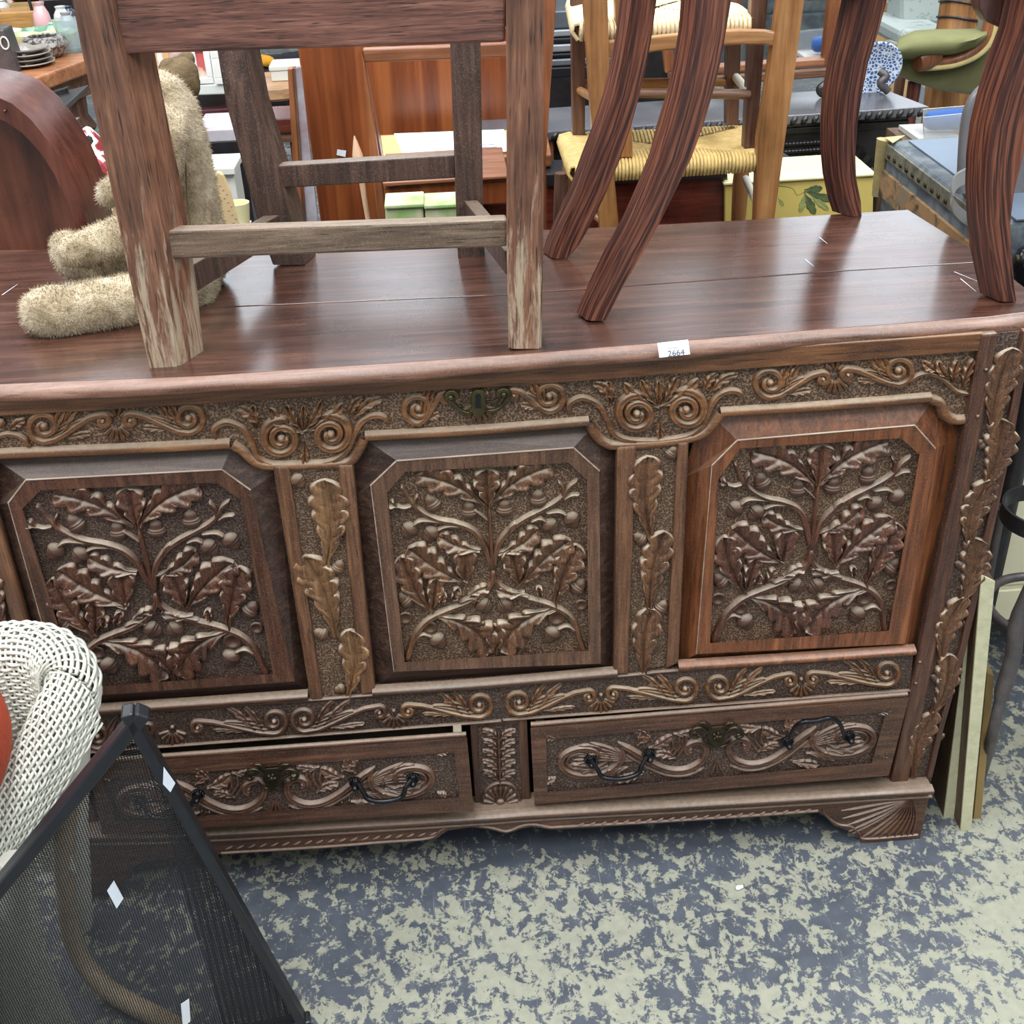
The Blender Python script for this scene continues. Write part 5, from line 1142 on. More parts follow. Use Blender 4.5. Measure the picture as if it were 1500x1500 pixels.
for i, (px_, lab, cm_) in enumerate((((226, 78, 252, 118), 'honey wooden picture frame behind the head of the teddy bear', (206, 160, 112)), ((284, 82, 312, 124), 'white framed red and white picture leaning behind the teddy bear', (222, 222, 218)), ((316, 92, 332, 124), 'narrow white framed picture beside the chair leg', (220, 218, 212)))):
    pf = thing('picture_frame', lab, 'picture', onz(px_[0], px_[3], .76)); yy = onz((px_[0]+px_[2])/2, px_[3], .76).y
    a, c = aty(px_[0], px_[3], yy), aty(px_[2], px_[1]-26, yy+.1); mm = plain('frame_paint_%s' % 'abc'[i], cm_, .5)
    f = .018
    for lo, hi in (((a.x, a.z), (c.x, a.z+f)), ((a.x, c.z-f), (c.x, c.z)), ((a.x, a.z+f), (a.x+f, c.z-f)), ((c.x-f, a.z+f), (c.x, c.z-f))): box('frame_side', (lo[0], yy, lo[1]), (hi[0], yy+.02, hi[1]), mm, pf, .002)
    box('picture', (a.x+f, yy+.008, a.z+f), (c.x-f, yy+.014, c.z-f), spots('faded_print_%s' % 'abc'[i], ((196, 90, 88), (224, 200, 180), (214, 120, 110))[i], ((232, 226, 222), (206, 96, 92), (236, 230, 226))[i], 9, .5, .5, .04), pf)
lb = thing('pierced_board', 'tan pierced card panel leaning at the right side of the teddy bear', 'board', aty(330, 330, .62))
quadslab('board_face', [(311, 264), (318, 252), (326, 256), (336, 280), (354, 345), (354, 372), (318, 372)], .60, .012, plain('tan_board', (206, 178, 132), .8), lb, .002)
for k in range(12): eye((322+k*2.2+(k % 3)*3, 272+k*6), 1.6, .60, plain('lilac_hole', (170, 150, 160), .8) if k == 0 else bpy.data.materials['lilac_hole'], lb, .001).name = 'hole'
box('board_foot', (aty(318, 372, .6).x, .6, 0), (aty(354, 372, .6).x, .66, aty(330, 372, .6).z), M['brown_board'], lb)
sp_ = thing('cream_pot', 'small cream flower pot on the floor beyond the white bedside', 'pot', onz(354, 330, .45))
lathe('pot_body', [(.001, 0), (.018, 0), (.024, .05), (.021, .05), (.016, .01), (.001, .01)], aty(354, 330, 1.2), M['cream'], sp_, seg=16)
box('pot_stand', (aty(350, 330, 1.2).x-.01, 1.17, 0), (aty(359, 330, 1.2).x+.01, 1.23, aty(354, 330, 1.2).z), M['white'], sp_)
rs = thing('round_stool', 'round pale wooden stool with a hooped foot ring seen through the oak chair', 'stool', onz(405, 150, 0))
p = onz(404, 116, .5); lathe('seat', [(.001, .45), (.17, .45), (.18, .46), (.18, .495), (.16, .5), (.001, .5)], (p.x, p.y, 0), wood('pale_stool_wood', (150, 110, 70), (196, 150, 110), (214, 174, 136), 'x', .4, 0, grain=30), rs, seg=32)
tube('foot_ring', [(p.x+.19*math.cos(k*PI/16), p.y+.19*math.sin(k*PI/16), .33) for k in range(33)], .018, M['brown_x'], rs, 8)
for k in range(4): a = k*PI/2+.5; tube('leg', [(p.x+.12*math.cos(a), p.y+.12*math.sin(a), .46), (p.x+.19*math.cos(a), p.y+.19*math.sin(a), 0)], .014, M['brown_z'], rs, 8)
wb = thing('white_carton', 'white lidded carton on the round wooden stool', 'box', (p.x, p.y, .5)); 
box('carton', (p.x-.01, p.y-.05, .501), (p.x+.15, p.y+.08, .54), M['white'], wb, .004); box('carton_lid', (p.x-.015, p.y-.055, .541), (p.x+.155, p.y+.085, .56), M['white'], wb, .004)
bb = thing('black_bag', 'black fabric bag with a yellow cloth on top seen under the oak chair apron', 'bag', onz(405, 92, .3))
p = onz(405, 96, .3); blob_m = plain('black_fabric', (26, 26, 32), .8, 0, .3, 30)
blob('bag_body', [[(p+Vector((-.12, .1, -.12)), .15), (p+Vector((.15, .12, -.10)), .15)]], blob_m, bb, .02, .008)
blob('yellow_cloth', [[(p+Vector((-.13, .02, .04)), .035), (p+Vector((-.03, .0, .02)), .03)]], plain('yellow_fabric', (226, 160, 40), .8), bb, .012, .004)
bn = thing('mahogany_bench', 'low red brown bench standing on the floor beyond the oak chair', 'bench', onz(410, 215, 0))
x0, x1 = aty(380, 180, 1.9).x, aty(436, 180, 1.9).x; za, zb_, zc = aty(410, 174, 1.9).z, aty(410, 196, 1.9).z, aty(410, 211, 1.9).z
box('top_rail', (x0, 1.9, zb_), (x1, 2.05, za), M['mahog'], bn, .003); box('lower_rail', (x0, 1.91, zc), (x1, 2.04, zb_-.001), M['brown_x'], bn, .003)
for xx in (x0+.01, x1-.03): box('leg', (xx, 1.92, 0), (xx+.02, 1.95, zc), M['mahog_z'], bn); box('leg', (xx, 2.0, 0), (xx+.02, 2.03, zc), M['mahog_z'], bn)

# leaning mirror frame, striped wardrobe door
Y = 1.02
lm_ = thing('leaning_mirror', 'tall narrow mirror in a thin wooden frame leaning against the striped wardrobe', 'mirror', aty(450, 400, Y))
quadslab('frame_side', [(421, 101), (429, 100), (452, 420), (440, 420)], Y, .02, M['orange'], lm_, .002)
quadslab('frame_side', [(429, 100), (432, 100), (456, 420), (452, 420)], Y-.003, .02, M['brown_z'], lm_, .001)
mt, nt, b = newmat('silvered_glass'); b.inputs['Base Color'].default_value = (.86, .88, .9, 1); b.inputs['Metallic'].default_value = 1; b.inputs['Roughness'].default_value = .04; M['mirror'] = mt
quadslab('glass', [(432, 100), (441, 98), (476, 420), (456, 420)], Y+.003, .004, plain('painted_silver_reflection', (196, 196, 204), .25, .3, .15, 12, c2=(150, 110, 110)), lm_, 0)  # bright reflection put into the glass as a pale silver colour
quadslab('backing', [(432, 100), (441, 98), (476, 420), (456, 420)], Y+.008, .01, M['mahog_z'], lm_, 0)
box('frame_foot', (aty(440, 420, Y).x, Y, 0), (aty(476, 420, Y).x, Y+.02, aty(440, 420, Y).z+.01), M['orange'], lm_)
wr = thing('striped_wardrobe', 'open wardrobe of ribbon striped reddish brown wood behind the oak chair', 'wardrobe', (-.15, 1.2, 0))
quadslab('side_panel', [(435, 60), (529, 55), (567, 340), (585, 470), (490, 480)], 1.10, .03, M['sapele'], wr, .002)
quadslab('edge_strip', [(529, 72), (536, 90), (560, 235), (578, 340), (590, 470), (585, 470), (567, 340), (549, 225)], 1.09, .05, M['orange'], wr, .001)
quadslab('back_panel', [(496, 50), (760, 40), (762, 225), (500, 245)], 1.60, .02, M['sapele'], wr, .002)
lo_ = aty(500, 475, 1.1); box('plinth', (lo_.x, 1.1, 0), (lo_.x+.35, 1.5, lo_.z+.01), M['mahog'], wr)
o = tag(prism('price_label', [aty(x, y, 1.097) for x, y in ((494, 219), (507, 221), (506, 230), (493, 227))], (0, .001, 0), M['paper']), 'small white price label on the striped wardrobe side', 'label')

# golden chair with a paper on its cane seat
gc = thing('golden_chair', 'golden wooden chair with a cane seat holding a sheet of paper', 'chair', (.05, .9, 0))
px_loft('back_post', [(-40, 804, 824), (0, 798, 815), (60, 797, 811), (150, 795, 805), (235, 792, 800), (330, 790, 798)], .80, (.0, .03, 0), M['orange'], gc)
quadslab('back_rail', [(531, 72), (640, 68), (800, 60), (800, 82), (640, 88), (533, 92)], .97, .02, M['orange_x'], gc, .003)
quadslab('back_post', [(529, 74), (534, 92), (556, 240), (580, 420), (566, 420), (543, 240)], .965, .03, M['orange'], gc, .002)
S4 = [onz(558, 237, .79), onz(808, 226, .79), onz(800, 186, .79), onz(552, 197, .79)]
prism('seat', S4, (0, 0, -.028), M['orange_x'], gc, .004)
cane = spots('woven_cane', (196, 160, 96), (222, 196, 136), 160, .5, .6, .2)
prism('cane_panel', [onz(562, 230, .791), onz(790, 222, .791), onz(790, 190, .791), onz(558, 200, .791)], (0, 0, .002), cane, gc)
quadslab('seat_rail', [(560, 238), (806, 228), (806, 250), (562, 266)], S4[0].y+.004, .02, M['orange_x'], gc, .003)
for (x, y) in ((570, 262), (797, 250)): q_ = aty(x, y, S4[0].y+.02); tube('leg', [q_, (q_.x, q_.y, 0)], .016, M['orange'], gc, 10)
for q0_ in (S4[2], S4[3]): tube('leg', [(q0_.x, q0_.y-.02, .77), (q0_.x, q0_.y-.02, 0)], .016, M['orange'], gc, 10)
o = tag(prism('paper_sheet', [onz(592, 230, .7935), onz(748, 222, .7935), onz(738, 190, .7935), onz(577, 196, .7935)], (0, 0, .0008), M['paper']), 'sheet of pale paper lying on the golden chair seat', 'paper')
for k in range(3): mesh('printed_line', [onz(700+k*4, 212+k*4, .7945), onz(724+k*4, 211+k*4, .7945), onz(724+k*4, 212+k*4, .7945), onz(700+k*4, 213+k*4, .7945)], [(0, 1, 2, 3)], M['ink'], o)
rb_ = thing('sapele_drawer', 'red brown striped drawer front below the golden chair', 'drawer', aty(650, 300, .80))
quadslab('drawer_front', [(562, 274), (745, 262), (745, 298), (566, 308)], .84, .02, M['sapele'], rb_, .002); quadslab('drawer_edge', [(560, 268), (745, 257), (745, 262), (562, 274)], .83, .2, M['orange_x'], rb_, .002)
quadslab('drawer_base', [(566, 308), (745, 298), (745, 360), (570, 372)], .90, .02, M['mahog'], rb_)
for k in (0, 1):
    tn = thing('seed_tin', ('cream and green tin below the golden chair on the left', 'cream and green tin below the golden chair on the right')[k], 'tin', aty(600+60*k, 345, .62), 'green tins')
    xa = (564, 622)[k]; mt, nt, b = newmat('faded_green_tin'); vv = coords(nt); n1 = noisetex(nt, vv, 16, 4, .6); c = ramp(nt, n1, [(.42, lin((196, 196, 160))), (.62, lin((140, 176, 104)))]).outputs[0]; nt.links.new(c, b.inputs['Base Color']); b.inputs['Roughness'].default_value = .5
    quadslab('tin_body', [(xa, 304), (xa+56, 301), (xa+58, 350), (xa+2, 353)], .62, .06, mt, tn, .004); quadslab('tin_lid', [(xa-1, 301), (xa+57, 298), (xa+57, 304), (xa-1, 307)], .615, .07, mt, tn, .002)
    q_ = aty(xa+2, 353, .62); box('tin_stand', (q_.x, .62, 0), (q_.x+.05, .68, q_.z), M['brown_board'], tn)
fn = thing('finial_spindle', 'pale turned spindle with a pointed tip crossing the striped wardrobe', 'spindle', aty(520, 300, .95))
bm = bmesh.new(); add_lathe(bm, [(.001, 0), (.004, .01), (.010, .035), (.012, .06), (.006, .08), (.005, .17), (.012, .25), (.014, .35), (.001, .5)], aty(519, 199, .97), (.06, .02, -1), 12); bmobj('spindle', bm, plain('pale_beech', (214, 176, 142), .5), fn, True, 1)

# rush seated ladder back chair standing on a low table, a second one stacked on it
M['rush'] = plain('rush_cord', (206, 176, 112), .65, 0, .18, 70, .3)
def rush_seat(name, Q, thick, n, rad, mat, parent):
    """woven seat: cords run from each rail to the diagonals and wrap round the rail"""
    Q = [Vector(q_) for q_ in Q]; c0 = sum(Q, Vector())/4; bm = bmesh.new()
    for e in range(4):
        A, B = Q[e], Q[(e+1) % 4]; mid = (A+B)/2; inn = (c0-mid).normalized(); out = -inn
        for k in range(n):
            s = (k+.5)/n; p = A.lerp(B, s); tt = min(s, 1-s)*2; L_ = (c0-mid).length*tt*.96
            path = [p+out*.002+Vector((0, 0, -thick)), p+out*.012+Vector((0, 0, -thick*.5)), p+out*.008+Vector((0, 0, -.003)), p+inn*.012+Vector((0, 0, .001)), p+inn*max(.014, L_)+Vector((0, 0, -.004*tt))]
            add_tube(bm, path, rad*random.uniform(.85, 1.1), 5, False)
    o = bmobj(name, bm, mat, parent, True, 3); o['kind'] = 'stuff'
    prism('seat_padding', [q_+Vector((0, 0, -.005)) for q_ in Q], (0, 0, -thick+.008), mat, parent, .004); return o
rc1 = thing('rush_seat_chair', 'light brown ladder back chair with a rush seat, the lower one of two stacked', 'chair', (.42, .9, .38))
ZS = .885
Q1 = [onz(842, 243, ZS), onz(1113, 226, ZS), onz(1098, 184, ZS), onz(826, 196, ZS)]
rush_seat('rush_seat', Q1, .03, 52, .0034, M['rush'], rc1)
yb_ = Q1[0].y-.02
px_loft('back_post', [(-60, 848, 884), (0, 855, 890), (90, 861, 893), (227, 870, 897), (333, 879, 907), (420, 886, 912)], yb_, (0, .028, 0), M['golden'], rc1)
px_loft('back_post', [(-60, 1150, 1187), (0, 1142, 1178), (113, 1126, 1163), (204, 1111, 1150), (318, 1107, 1135), (420, 1100, 1128)], yb_+.01, (0, .028, 0), M['golden'], rc1)
quadslab('back_slat', [(888, 61), (960, 53), (1030, 46), (1085, 43), (1120, 44), (1147, 49), (1145, 70), (1120, 66), (1085, 66), (1030, 69), (960, 76), (889, 86)], yb_+.012, .014, M['golden_x'], rc1, .003)
turn = [(.010, 0), (.013, .03), (.017, .12), (.014, .20), (.010, .22), (.015, .24), (.017, .32), (.012, .42)]
for q_ in (Q1[3]+Vector((.01, -.01, 0)), Q1[2]+Vector((-.01, 0, 0))): lathe('front_leg', [(r, h*.95) for r, h in turn], (q_.x, q_.y, ZS-.42), M['golden'], rc1, seg=14)
q_ = aty(823, 330, Q1[0].y+.03); lathe('turned_leg', turn, (q_.x, q_.y, ZS-.44), M['brown_z'], rc1, seg=14)
a_ = Vector((q_.x, q_.y, 0)); 
tube('stretcher', [aty(835, 290, yb_+.06), aty(884, 326, yb_+.02)], .007, M['golden_x'], rc1, 8)
tube('stretcher', [aty(1092, 262, Q1[2].y-.08), aty(1110, 300, yb_+.03)], .008, M['white_paint'], rc1, 8)
tube('stretcher', [aty(880, 352, yb_+.014), aty(1115, 340, yb_+.014)], .008, M['golden_x'], rc1, 8)
rc2 = thing('dark_rush_chair', 'dark brown rush seated chair, the upper one of two stacked, standing on the rush seat', 'chair', (.42, 1.0, ZS))
def post(x0a, x0b, y0, x1a, x1b, y1, Y_, mat, nm='leg'): return quadslab(nm, [(x0a, y0), (x0b, y0), (x1b, y1), (x1a, y1)], Y_, .026, mat, rc2, .002)
post(836, 858, -60, 839, 857, 200, Q1[3].y-.03, M['brown_z'])
post(1066, 1090, -60, 1064, 1082, 184, Q1[2].y-.03, M['brown_z'])
post(1104, 1130, -60, 1090, 1108, 218, Q1[1].y+.03, M['brown_z'])
post(900, 920, -60, 906, 927, 231, Q1[0].y+.02, M['golden'])
tube('stretcher', [aty(848, 132, Q1[3].y-.02), aty(885, 152, Q1[0].y+.03)], .008, M['golden_x'], rc2, 10)
tube('stretcher', [aty(914, 136, Q1[0].y+.03), aty(1098, 138, Q1[1].y+.035)], .009, M['brown_x'], rc2, 10)
tube('stretcher', [aty(848, 124, Q1[3].y-.01), aty(1076, 119, Q1[2].y-.02)], .009, M['golden_x'], rc2, 10)
tube('stretcher', [aty(1077, 112, Q1[2].y-.02), aty(1096, 134, Q1[1].y+.035)], .008, M['white_paint'], rc2, 10)
zz = aty(975, 30, Q1[0].y+.05).z
Q2 = [aty(848, 34, Q1[0].y+.03), aty(1100, 24, Q1[1].y+.03)]; Q2 += [Q2[1]+Vector((.0, .28, 0)), Q2[0]+Vector((.02, .28, 0))]
rush_seat('rush_seat', Q2, .028, 40, .004, plain('pale_rush_cord', (222, 200, 160), .65, 0, .15, 70, .3), rc2)
quadslab('seat_rail', [(853, 46), (1098, 36), (1098, 52), (853, 62)], Q1[0].y+.05, .02, M['brown_x'], rc2, .003)
lt_ = thing('low_table', 'dark mahogany low table carrying the stacked rush seated chairs', 'table', (.42, 1.0, 0))
ztl = ZS-.44
box('table_top', (.15, .70, ztl-.025), (.66, 1.20, ztl), M['mahog'], lt_, .004)
for xx in (.17, .60):
    for yy in (.72, 1.14): box('leg', (xx, yy, 0), (xx+.04, yy+.04, ztl-.026), M['mahog_z'], lt_, .003)
mc = thing('mahogany_box', 'dark red mahogany cabinet seen under the rush seat', 'cabinet', aty(970, 330, 1.25))
quadslab('cabinet_front', [(800, 262), (1066, 250), (1068, 400), (800, 415)], 1.24, .09, M['mahog'], mc, .003)
quadslab('cabinet_top_shade', [(800, 255), (1066, 243), (1066, 262), (800, 274)], 1.225, .11, M['black_oak'], mc, .003)  # added dark strip that stands for shade along the top of the red front
q_ = aty(800, 415, 1.24); box('plinth', (q_.x, 1.24, 0), (aty(1066, 400, 1.24).x, 1.33, q_.z), M['mahog'], mc)

# ebonised carved table and what stands on it
TB = .79
kt = thing('ebonised_table', 'black carved side table with a gadrooned edge behind the rush chairs', 'table', (.7, 2.2, 0))
f0, f1, f2 = onz(690, 200, TB), onz(1362, 156, TB), onz(1287, 127, TB)
f3 = f0+(f2-f1)
prism('table_top', [f0, f1, f2, f3], (0, 0, -.022), M['black_top'], kt, .003)
tdir = (f1-f0).normalized(); n_ = 150; L_ = (f1-f0).length
for k in range(int(L_/.026)):
    c_ = f0+tdir*(.013+k*.026)+Vector((0, -.002, -.012)); bm = bmesh.new()
    bmesh.ops.create_icosphere(bm, subdivisions=1, radius=.013, matrix=Matrix.Translation(c_)@Matrix.Rotation(.6, 4, 'Y')@Matrix.Diagonal((.55, .7, 1.05, 1))); bmobj('gadroon', bm, M['black_oak'], kt, True, 3)
dd = (f3-f0).normalized()
fb = [f0+dd*.03+tdir*.03, f1+dd*.03-tdir*.03]
prism('apron', [fb[0]+Vector((0, 0, -.024)), fb[1]+Vector((0, 0, -.024)), fb[1]+Vector((0, 0, -.20)), fb[0]+Vector((0, 0, -.20))], (0, .03, 0), M['black_oak'], kt, .003)
prism('apron_moulding', [fb[0]+Vector((0, -.006, -.035)), fb[1]+Vector((0, -.006, -.035)), fb[1]+Vector((0, -.006, -.052)), fb[0]+Vector((0, -.006, -.052))], (0, .02, 0), M['black_oak'], kt, .003)
bm = bmesh.new()
for i in range(26):
    for j in range(6):
        c_ = fb[0].lerp(fb[1], .60+i*.0085)+Vector((0, -.001, -.075-j*.018)); bmesh.ops.create_icosphere(bm, subdivisions=1, radius=.008, matrix=Matrix.Translation(c_))
o = bmobj('carved_scales', bm, M['black_oak'], kt, True, 3); o['kind'] = 'stuff'
for k in range(9):
    a = fb[0].lerp(fb[1], .86); yy = a.y
    an = PI*k/8; tube('carved_ray', [a+Vector((math.cos(an)*.02, -.003, -.19+math.sin(an)*.02)), a+Vector((math.cos(an)*.075, -.003, -.19+math.sin(an)*.11))], [.004, .009], M['black_oak'], kt, 6)
tube('carved_arch', [fb[0].lerp(fb[1], .56+.22*k/10)+Vector((0, -.004, -.19+.10*math.sin(PI*k/10))) for k in range(11)], .010, M['black_top'], kt, 6)
for q_ in (fb[0]+tdir*.05, fb[1]-tdir*.06, f2-tdir*.08, f3+tdir*.08): lathe('leg', [(.03, 0), (.035, .1), (.025, .2), (.04, .35), (.045, .5), (.03, .56), (.035, .60)], (q_.x, q_.y+.03, 0), M['black_oak'], kt, seg=16)
# black carved dresser behind
bk_ = thing('carved_black_cabinet', 'tall black carved cabinet standing behind the ebonised table', 'cabinet', (.2, 3.0, 0))
p0 = aty(700, 172, 2.75); p1 = aty(1005, 150, 2.75); z9 = 1.5
box('body', (p0.x, 2.75, 0), (p1.x, 3.1, z9), M['black_oak'], bk_, .004)
random.seed(5)
for k in range(26):
    xx = random.uniform(p0.x+.03, p1.x-.03); zz = random.uniform(.85, 1.45); r_ = random.uniform(.02, .045)
    tube('carved_scroll', [(xx+r_*math.cos(t/3)*(1-t/26), 2.748, zz+r_*math.sin(t/3)*(1-t/26)*1.3) for t in range(20)], .006, M['black_oak'], bk_, 5)
box('column', (aty(713, 100, 2.6).x, 2.62, TB), (aty(733, 100, 2.6).x, 2.70, 1.02), M['black_top'], bk_, .004)
for k in range(5): zc = TB+.03+k*.045; box('column_moulding', (aty(711, 100, 2.6).x, 2.61, zc), (aty(736, 100, 2.6).x, 2.71, zc+.012), M['black_top'], bk_, .003)
xb = aty(800, 150, 2.05).x; 
for k, (h, cc_) in enumerate(((.028, (44, 44, 48)), (.018, (120, 124, 130)), (.012, (36, 36, 40)), (.020, (150, 152, 156)), (.014, (40, 40, 44)), (.018, (160, 164, 168)), (.045, (108, 114, 122)))):
    z_ = TB+.001+sum((.030, .020, .014, .022, .016, .020, .05)[:k]); w_ = .26-.01*k
    o = box('metal_case', (xb-.02+.004*k, 2.02+.004*k, z_), (xb+w_, 2.30, z_+h), plain('tray_metal_%s' % 'abcdefg'[k], cc_, .3, .5), None, .004)
    tag(o, 'grey metal case, %s in the stack behind the chair post' % ('lowest', 'second', 'third', 'middle', 'fifth', 'sixth', 'topmost')[k], 'case', 'stack of metal cases')
# toilet mirror
mr2 = thing('toilet_mirror', 'mahogany framed swing mirror standing on the ebonised table', 'mirror', onz(1110, 140, TB))
Ym = onz(1215, 137, TB).y
quadslab('frame_side', [(1219, -20), (1240, -20), (1227, 96), (1207, 97)], Ym-.02, .02, M['orange'], mr2, .003)
quadslab('frame_side', [(960, -20), (975, -20), (990, 104), (975, 108)], Ym-.02, .02, M['orange'], mr2, .003)
quadslab('frame_bottom', [(985, 102), (1209, 86), (1208, 97), (985, 112)], Ym-.02, .02, M['orange_x'], mr2, .003)
quadslab('glass', [(970, -20), (1222, -20), (1209, 90), (986, 104)], Ym, .004, M['mirror'], mr2, 0)
quadslab('glass_backing', [(965, -20), (1226, -20), (1212, 92), (984, 108)], Ym+.006, .008, M['mahog'], mr2, 0)
quadslab('upright', [(1241, -20), (1258, -20), (1246, 98), (1230, 98)], Ym-.02, .03, M['mahog_z'], mr2, .002)
quadslab('base_beam', [(990, 116), (1232, 99), (1230, 112), (990, 130)], Ym-.03, .12, M['brown_x'], mr2, .004)
for x in (1000, 1214): ft = catmull([(x+14, 100), (x+8, 112), (x-4, 124), (x-12, 130), (x-8, 136), (x+2, 133)], 5); tube('scroll_foot', [aty(a, b_, Ym-.04) for a, b_ in ft], .012, M['black_oak'], mr2, 8)
# blue plate on a stand
pt_ = thing('blue_plate', 'blue and white patterned plate propped on the ebonised table', 'plate', onz(1282, 128, TB))
yp_ = onz(1290, 136, TB).y; cpt = aty(1280, 98, yp_)
mt, nt, b = newmat('blue_china_pattern'); vv = coords(nt); vo = nt.nodes.new('ShaderNodeTexVoronoi'); vo.feature = 'DISTANCE_TO_EDGE'; vo.inputs['Scale'].default_value = 120; nt.links.new(vv, vo.inputs['Vector'])
nt.links.new(ramp(nt, vo.outputs['Distance'], [(.08, lin((224, 230, 240))), (.16, lin((70, 108, 170)))]).outputs[0], b.inputs['Base Color']); b.inputs['Roughness'].default_value = .2
lathe('plate', [(.001, 0), (.038, .0), (.064, -.010), (.068, -.008), (.04, .005), (.001, .005)], cpt, mt, pt_, (0, 1, .25), 36)
tube('easel', catmull([aty(1288, 104, yp_-.02), aty(1298, 112, yp_-.03), aty(1290, 122, yp_-.03), aty(1301, 134, yp_-.03)], 5), .010, M['grey_iron'], pt_, 8)
# yellow painted chest
yl = thing('yellow_chest', 'pale yellow painted chest with green ivy leaves behind the oak chest', 'chest', (.75, .75, 0))
yy = 1.22; zy = aty(1170, 262, yy).z
quadslab('chest_lid', [(1060, 268), (1284, 254), (1284, 258), (1060, 272)], yy, .17, M['cream'], yl, .002)
quadslab('chest_body', [(1062, 272), (1280, 258), (1276, 460), (1062, 480)], yy+.008, .15, M['yellow'], yl, .002)
q_ = aty(1062, 480, yy); box('plinth', (q_.x, yy+.02, 0), (aty(1276, 460, yy).x, yy+.15, q_.z+.02), M['yellow'], yl)
M['ivy'] = plain('ivy_green_paint', (96, 112, 62), .6, 0, .25, 60, c2=(60, 78, 60)); M['ivy2'] = plain('pale_ivy_paint', (150, 156, 96), .6, 0, .2, 60)
for b_, t_, hw, mm in (((1178, 278), (1205, 276), 8, 'ivy'), ((1178, 280), (1228, 296), 8, 'ivy'), ((1178, 282), (1194, 314), 9, 'ivy'), ((1180, 282), (1172, 312), 7, 'ivy2'), ((1140, 290), (1148, 302), 4, 'ivy2'), ((1186, 284), (1214, 308), 7, 'ivy2')):
    oak_leaf(b_, t_, hw*1.25, yy+.0078, M[mm], yl, .0006, 3, .0, 'painted_leaf', .3)
ridge('painted_stem', [(1136, 272), (1160, 276), (1168, 286), (1180, 280)], (1.0, .8), .0006, yy+.0078, M['ivy'], yl); ridge('painted_stem', [(1222, 284), (1226, 278), (1222, 272)], (.8, .6), .0006, yy+.0078, M['ivy'], yl)

# old travelling trunk to the right of the chest
tk = thing('travelling_trunk', 'old blue grey travelling trunk with worn brown bands and brass corner', 'trunk', (1.05, .65, 0))
ZT = LID+.030; A_ = onz(1300, 205, ZT); B_ = onz(1448, 318, ZT); t_ = (B_-A_).normalized(); far = Vector((.62, .02, 0))
B_ = A_+t_*.46; 
M['canvas'] = spots('worn_blue_canvas', (66, 74, 82), (104, 112, 116), 30, .5, .7, .12)
M['band'] = spots('worn_brown_band', (52, 50, 46), (150, 116, 78), 34, .47, .7, .08, (122, 108, 84))
M['band2'] = spots('studded_grey_band', (76, 74, 64), (116, 114, 100), 60, .5, .6, .15)
M['trunk_top'] = plain('blue_trunk_top', (104, 118, 134), .45, 0, .1, 8)
prism('trunk_lid', [A_, B_, B_+far, A_+far], (0, 0, -.10), M['canvas'], tk, .010, 3)
prism('lid_cloth', [A_+t_*.02+Vector((.03, 0, .001)), B_+Vector((.03, 0, .001)), B_+far+Vector((0, 0, .001)), A_+far+Vector((0, -.02, .001))], (0, 0, .002), M['trunk_top'], tk)
def side_band(nm, z0_, z1_, mat, th=.004):
    o_ = Vector((-th, 0, 0)); return prism(nm, [A_+Vector((0, 0, z0_)), B_+Vector((0, 0, z0_)), B_+Vector((0, 0, z1_)), A_+Vector((0, 0, z1_))], o_, mat, tk, .001)
side_band('top_band', -.004, -.030, M['band2']); prism('trunk_body', [A_+Vector((.002, 0, -.101)), B_+Vector((.002, 0, -.101)), B_+far+Vector((0, 0, -.101)), A_+far+Vector((0, 0, -.101))], (0, 0, -.24), M['canvas'], tk, .004)
side_band('leather_band', -.050, -.096, M['band'], .006); side_band('leather_band', -.24, -.28, M['band'], .006)
prism('front_band', [A_+Vector((0, -.0, -.002)), A_+far, A_+far+Vector((0, 0, -.036)), A_+Vector((0, 0, -.036))], (0, -.004, 0), M['band2'], tk)
for k in range(22):
    c_ = A_+t_*(.03+k*.029)+Vector((-.004, 0, -.020)); lathe('stud', [(.005, 0), (.004, .003), (.0, .004)], c_, M['brass'], tk, (-1, 0, 0), 8)
tube('brass_corner', [A_+Vector((-.002, .004, 0)), A_+Vector((-.005, .004, -.03)), A_+Vector((-.004, .004, -.10))], [.016, .012, .010], plain('pale_brass', (176, 160, 112), .5, .4, .2, 60), tk, 10)
bm = bmesh.new(); add_prism(bm, [A_+Vector((-.004, .004, .003)), A_+t_*.035+Vector((-.003, 0, .003)), A_+Vector((.035, .01, .003))], (0, 0, .001)); bmobj('corner_plate', bm, plain('pale_brass_plate', (190, 176, 128), .5, .3), tk)

# grey moulded seat in front of the trunk
gs = thing('grey_shell_seat', 'grey moulded metal seat with a raised rim right of the trunk', 'seat', (.98, .42, .8))
Yg = .40
out_ = [(1408, 282), (1410, 240), (1413, 195), (1420, 158), (1438, 132), (1466, 120), (1510, 114), (1580, 112), (1620, 130), (1630, 380), (1500, 345), (1440, 322)]
quadslab('back_shell', out_, Yg, .012, plain('grey_shell', (112, 108, 112), .45, .2, .1, 40, .3), gs, .003)
tube('rim', catmull([aty(x, y, Yg-.004) for x, y in out_[:8]], 5), .008, plain('grey_rim', (128, 126, 128), .35, .3, .1, 40), gs, 10)
lip = catmull([(1414, 246), (1400, 254), (1393, 266), (1392, 282), (1400, 298), (1424, 316), (1460, 336), (1510, 356), (1600, 392)], 5); bm = bmesh.new()
add_loft(bm, [[aty(x, y, Yg-.03), aty(x+3, y+1, Yg-.05), aty(x+3, y+22, Yg-.045), aty(x, y+20, Yg-.025)] for x, y in [(p_[0], p_[1]) for p_ in lip]]); bmobj('seat_lip', bm, plain('pale_grey_lip', (158, 158, 156), .4), gs, True, .6)
q_ = aty(1450, 330, Yg); 
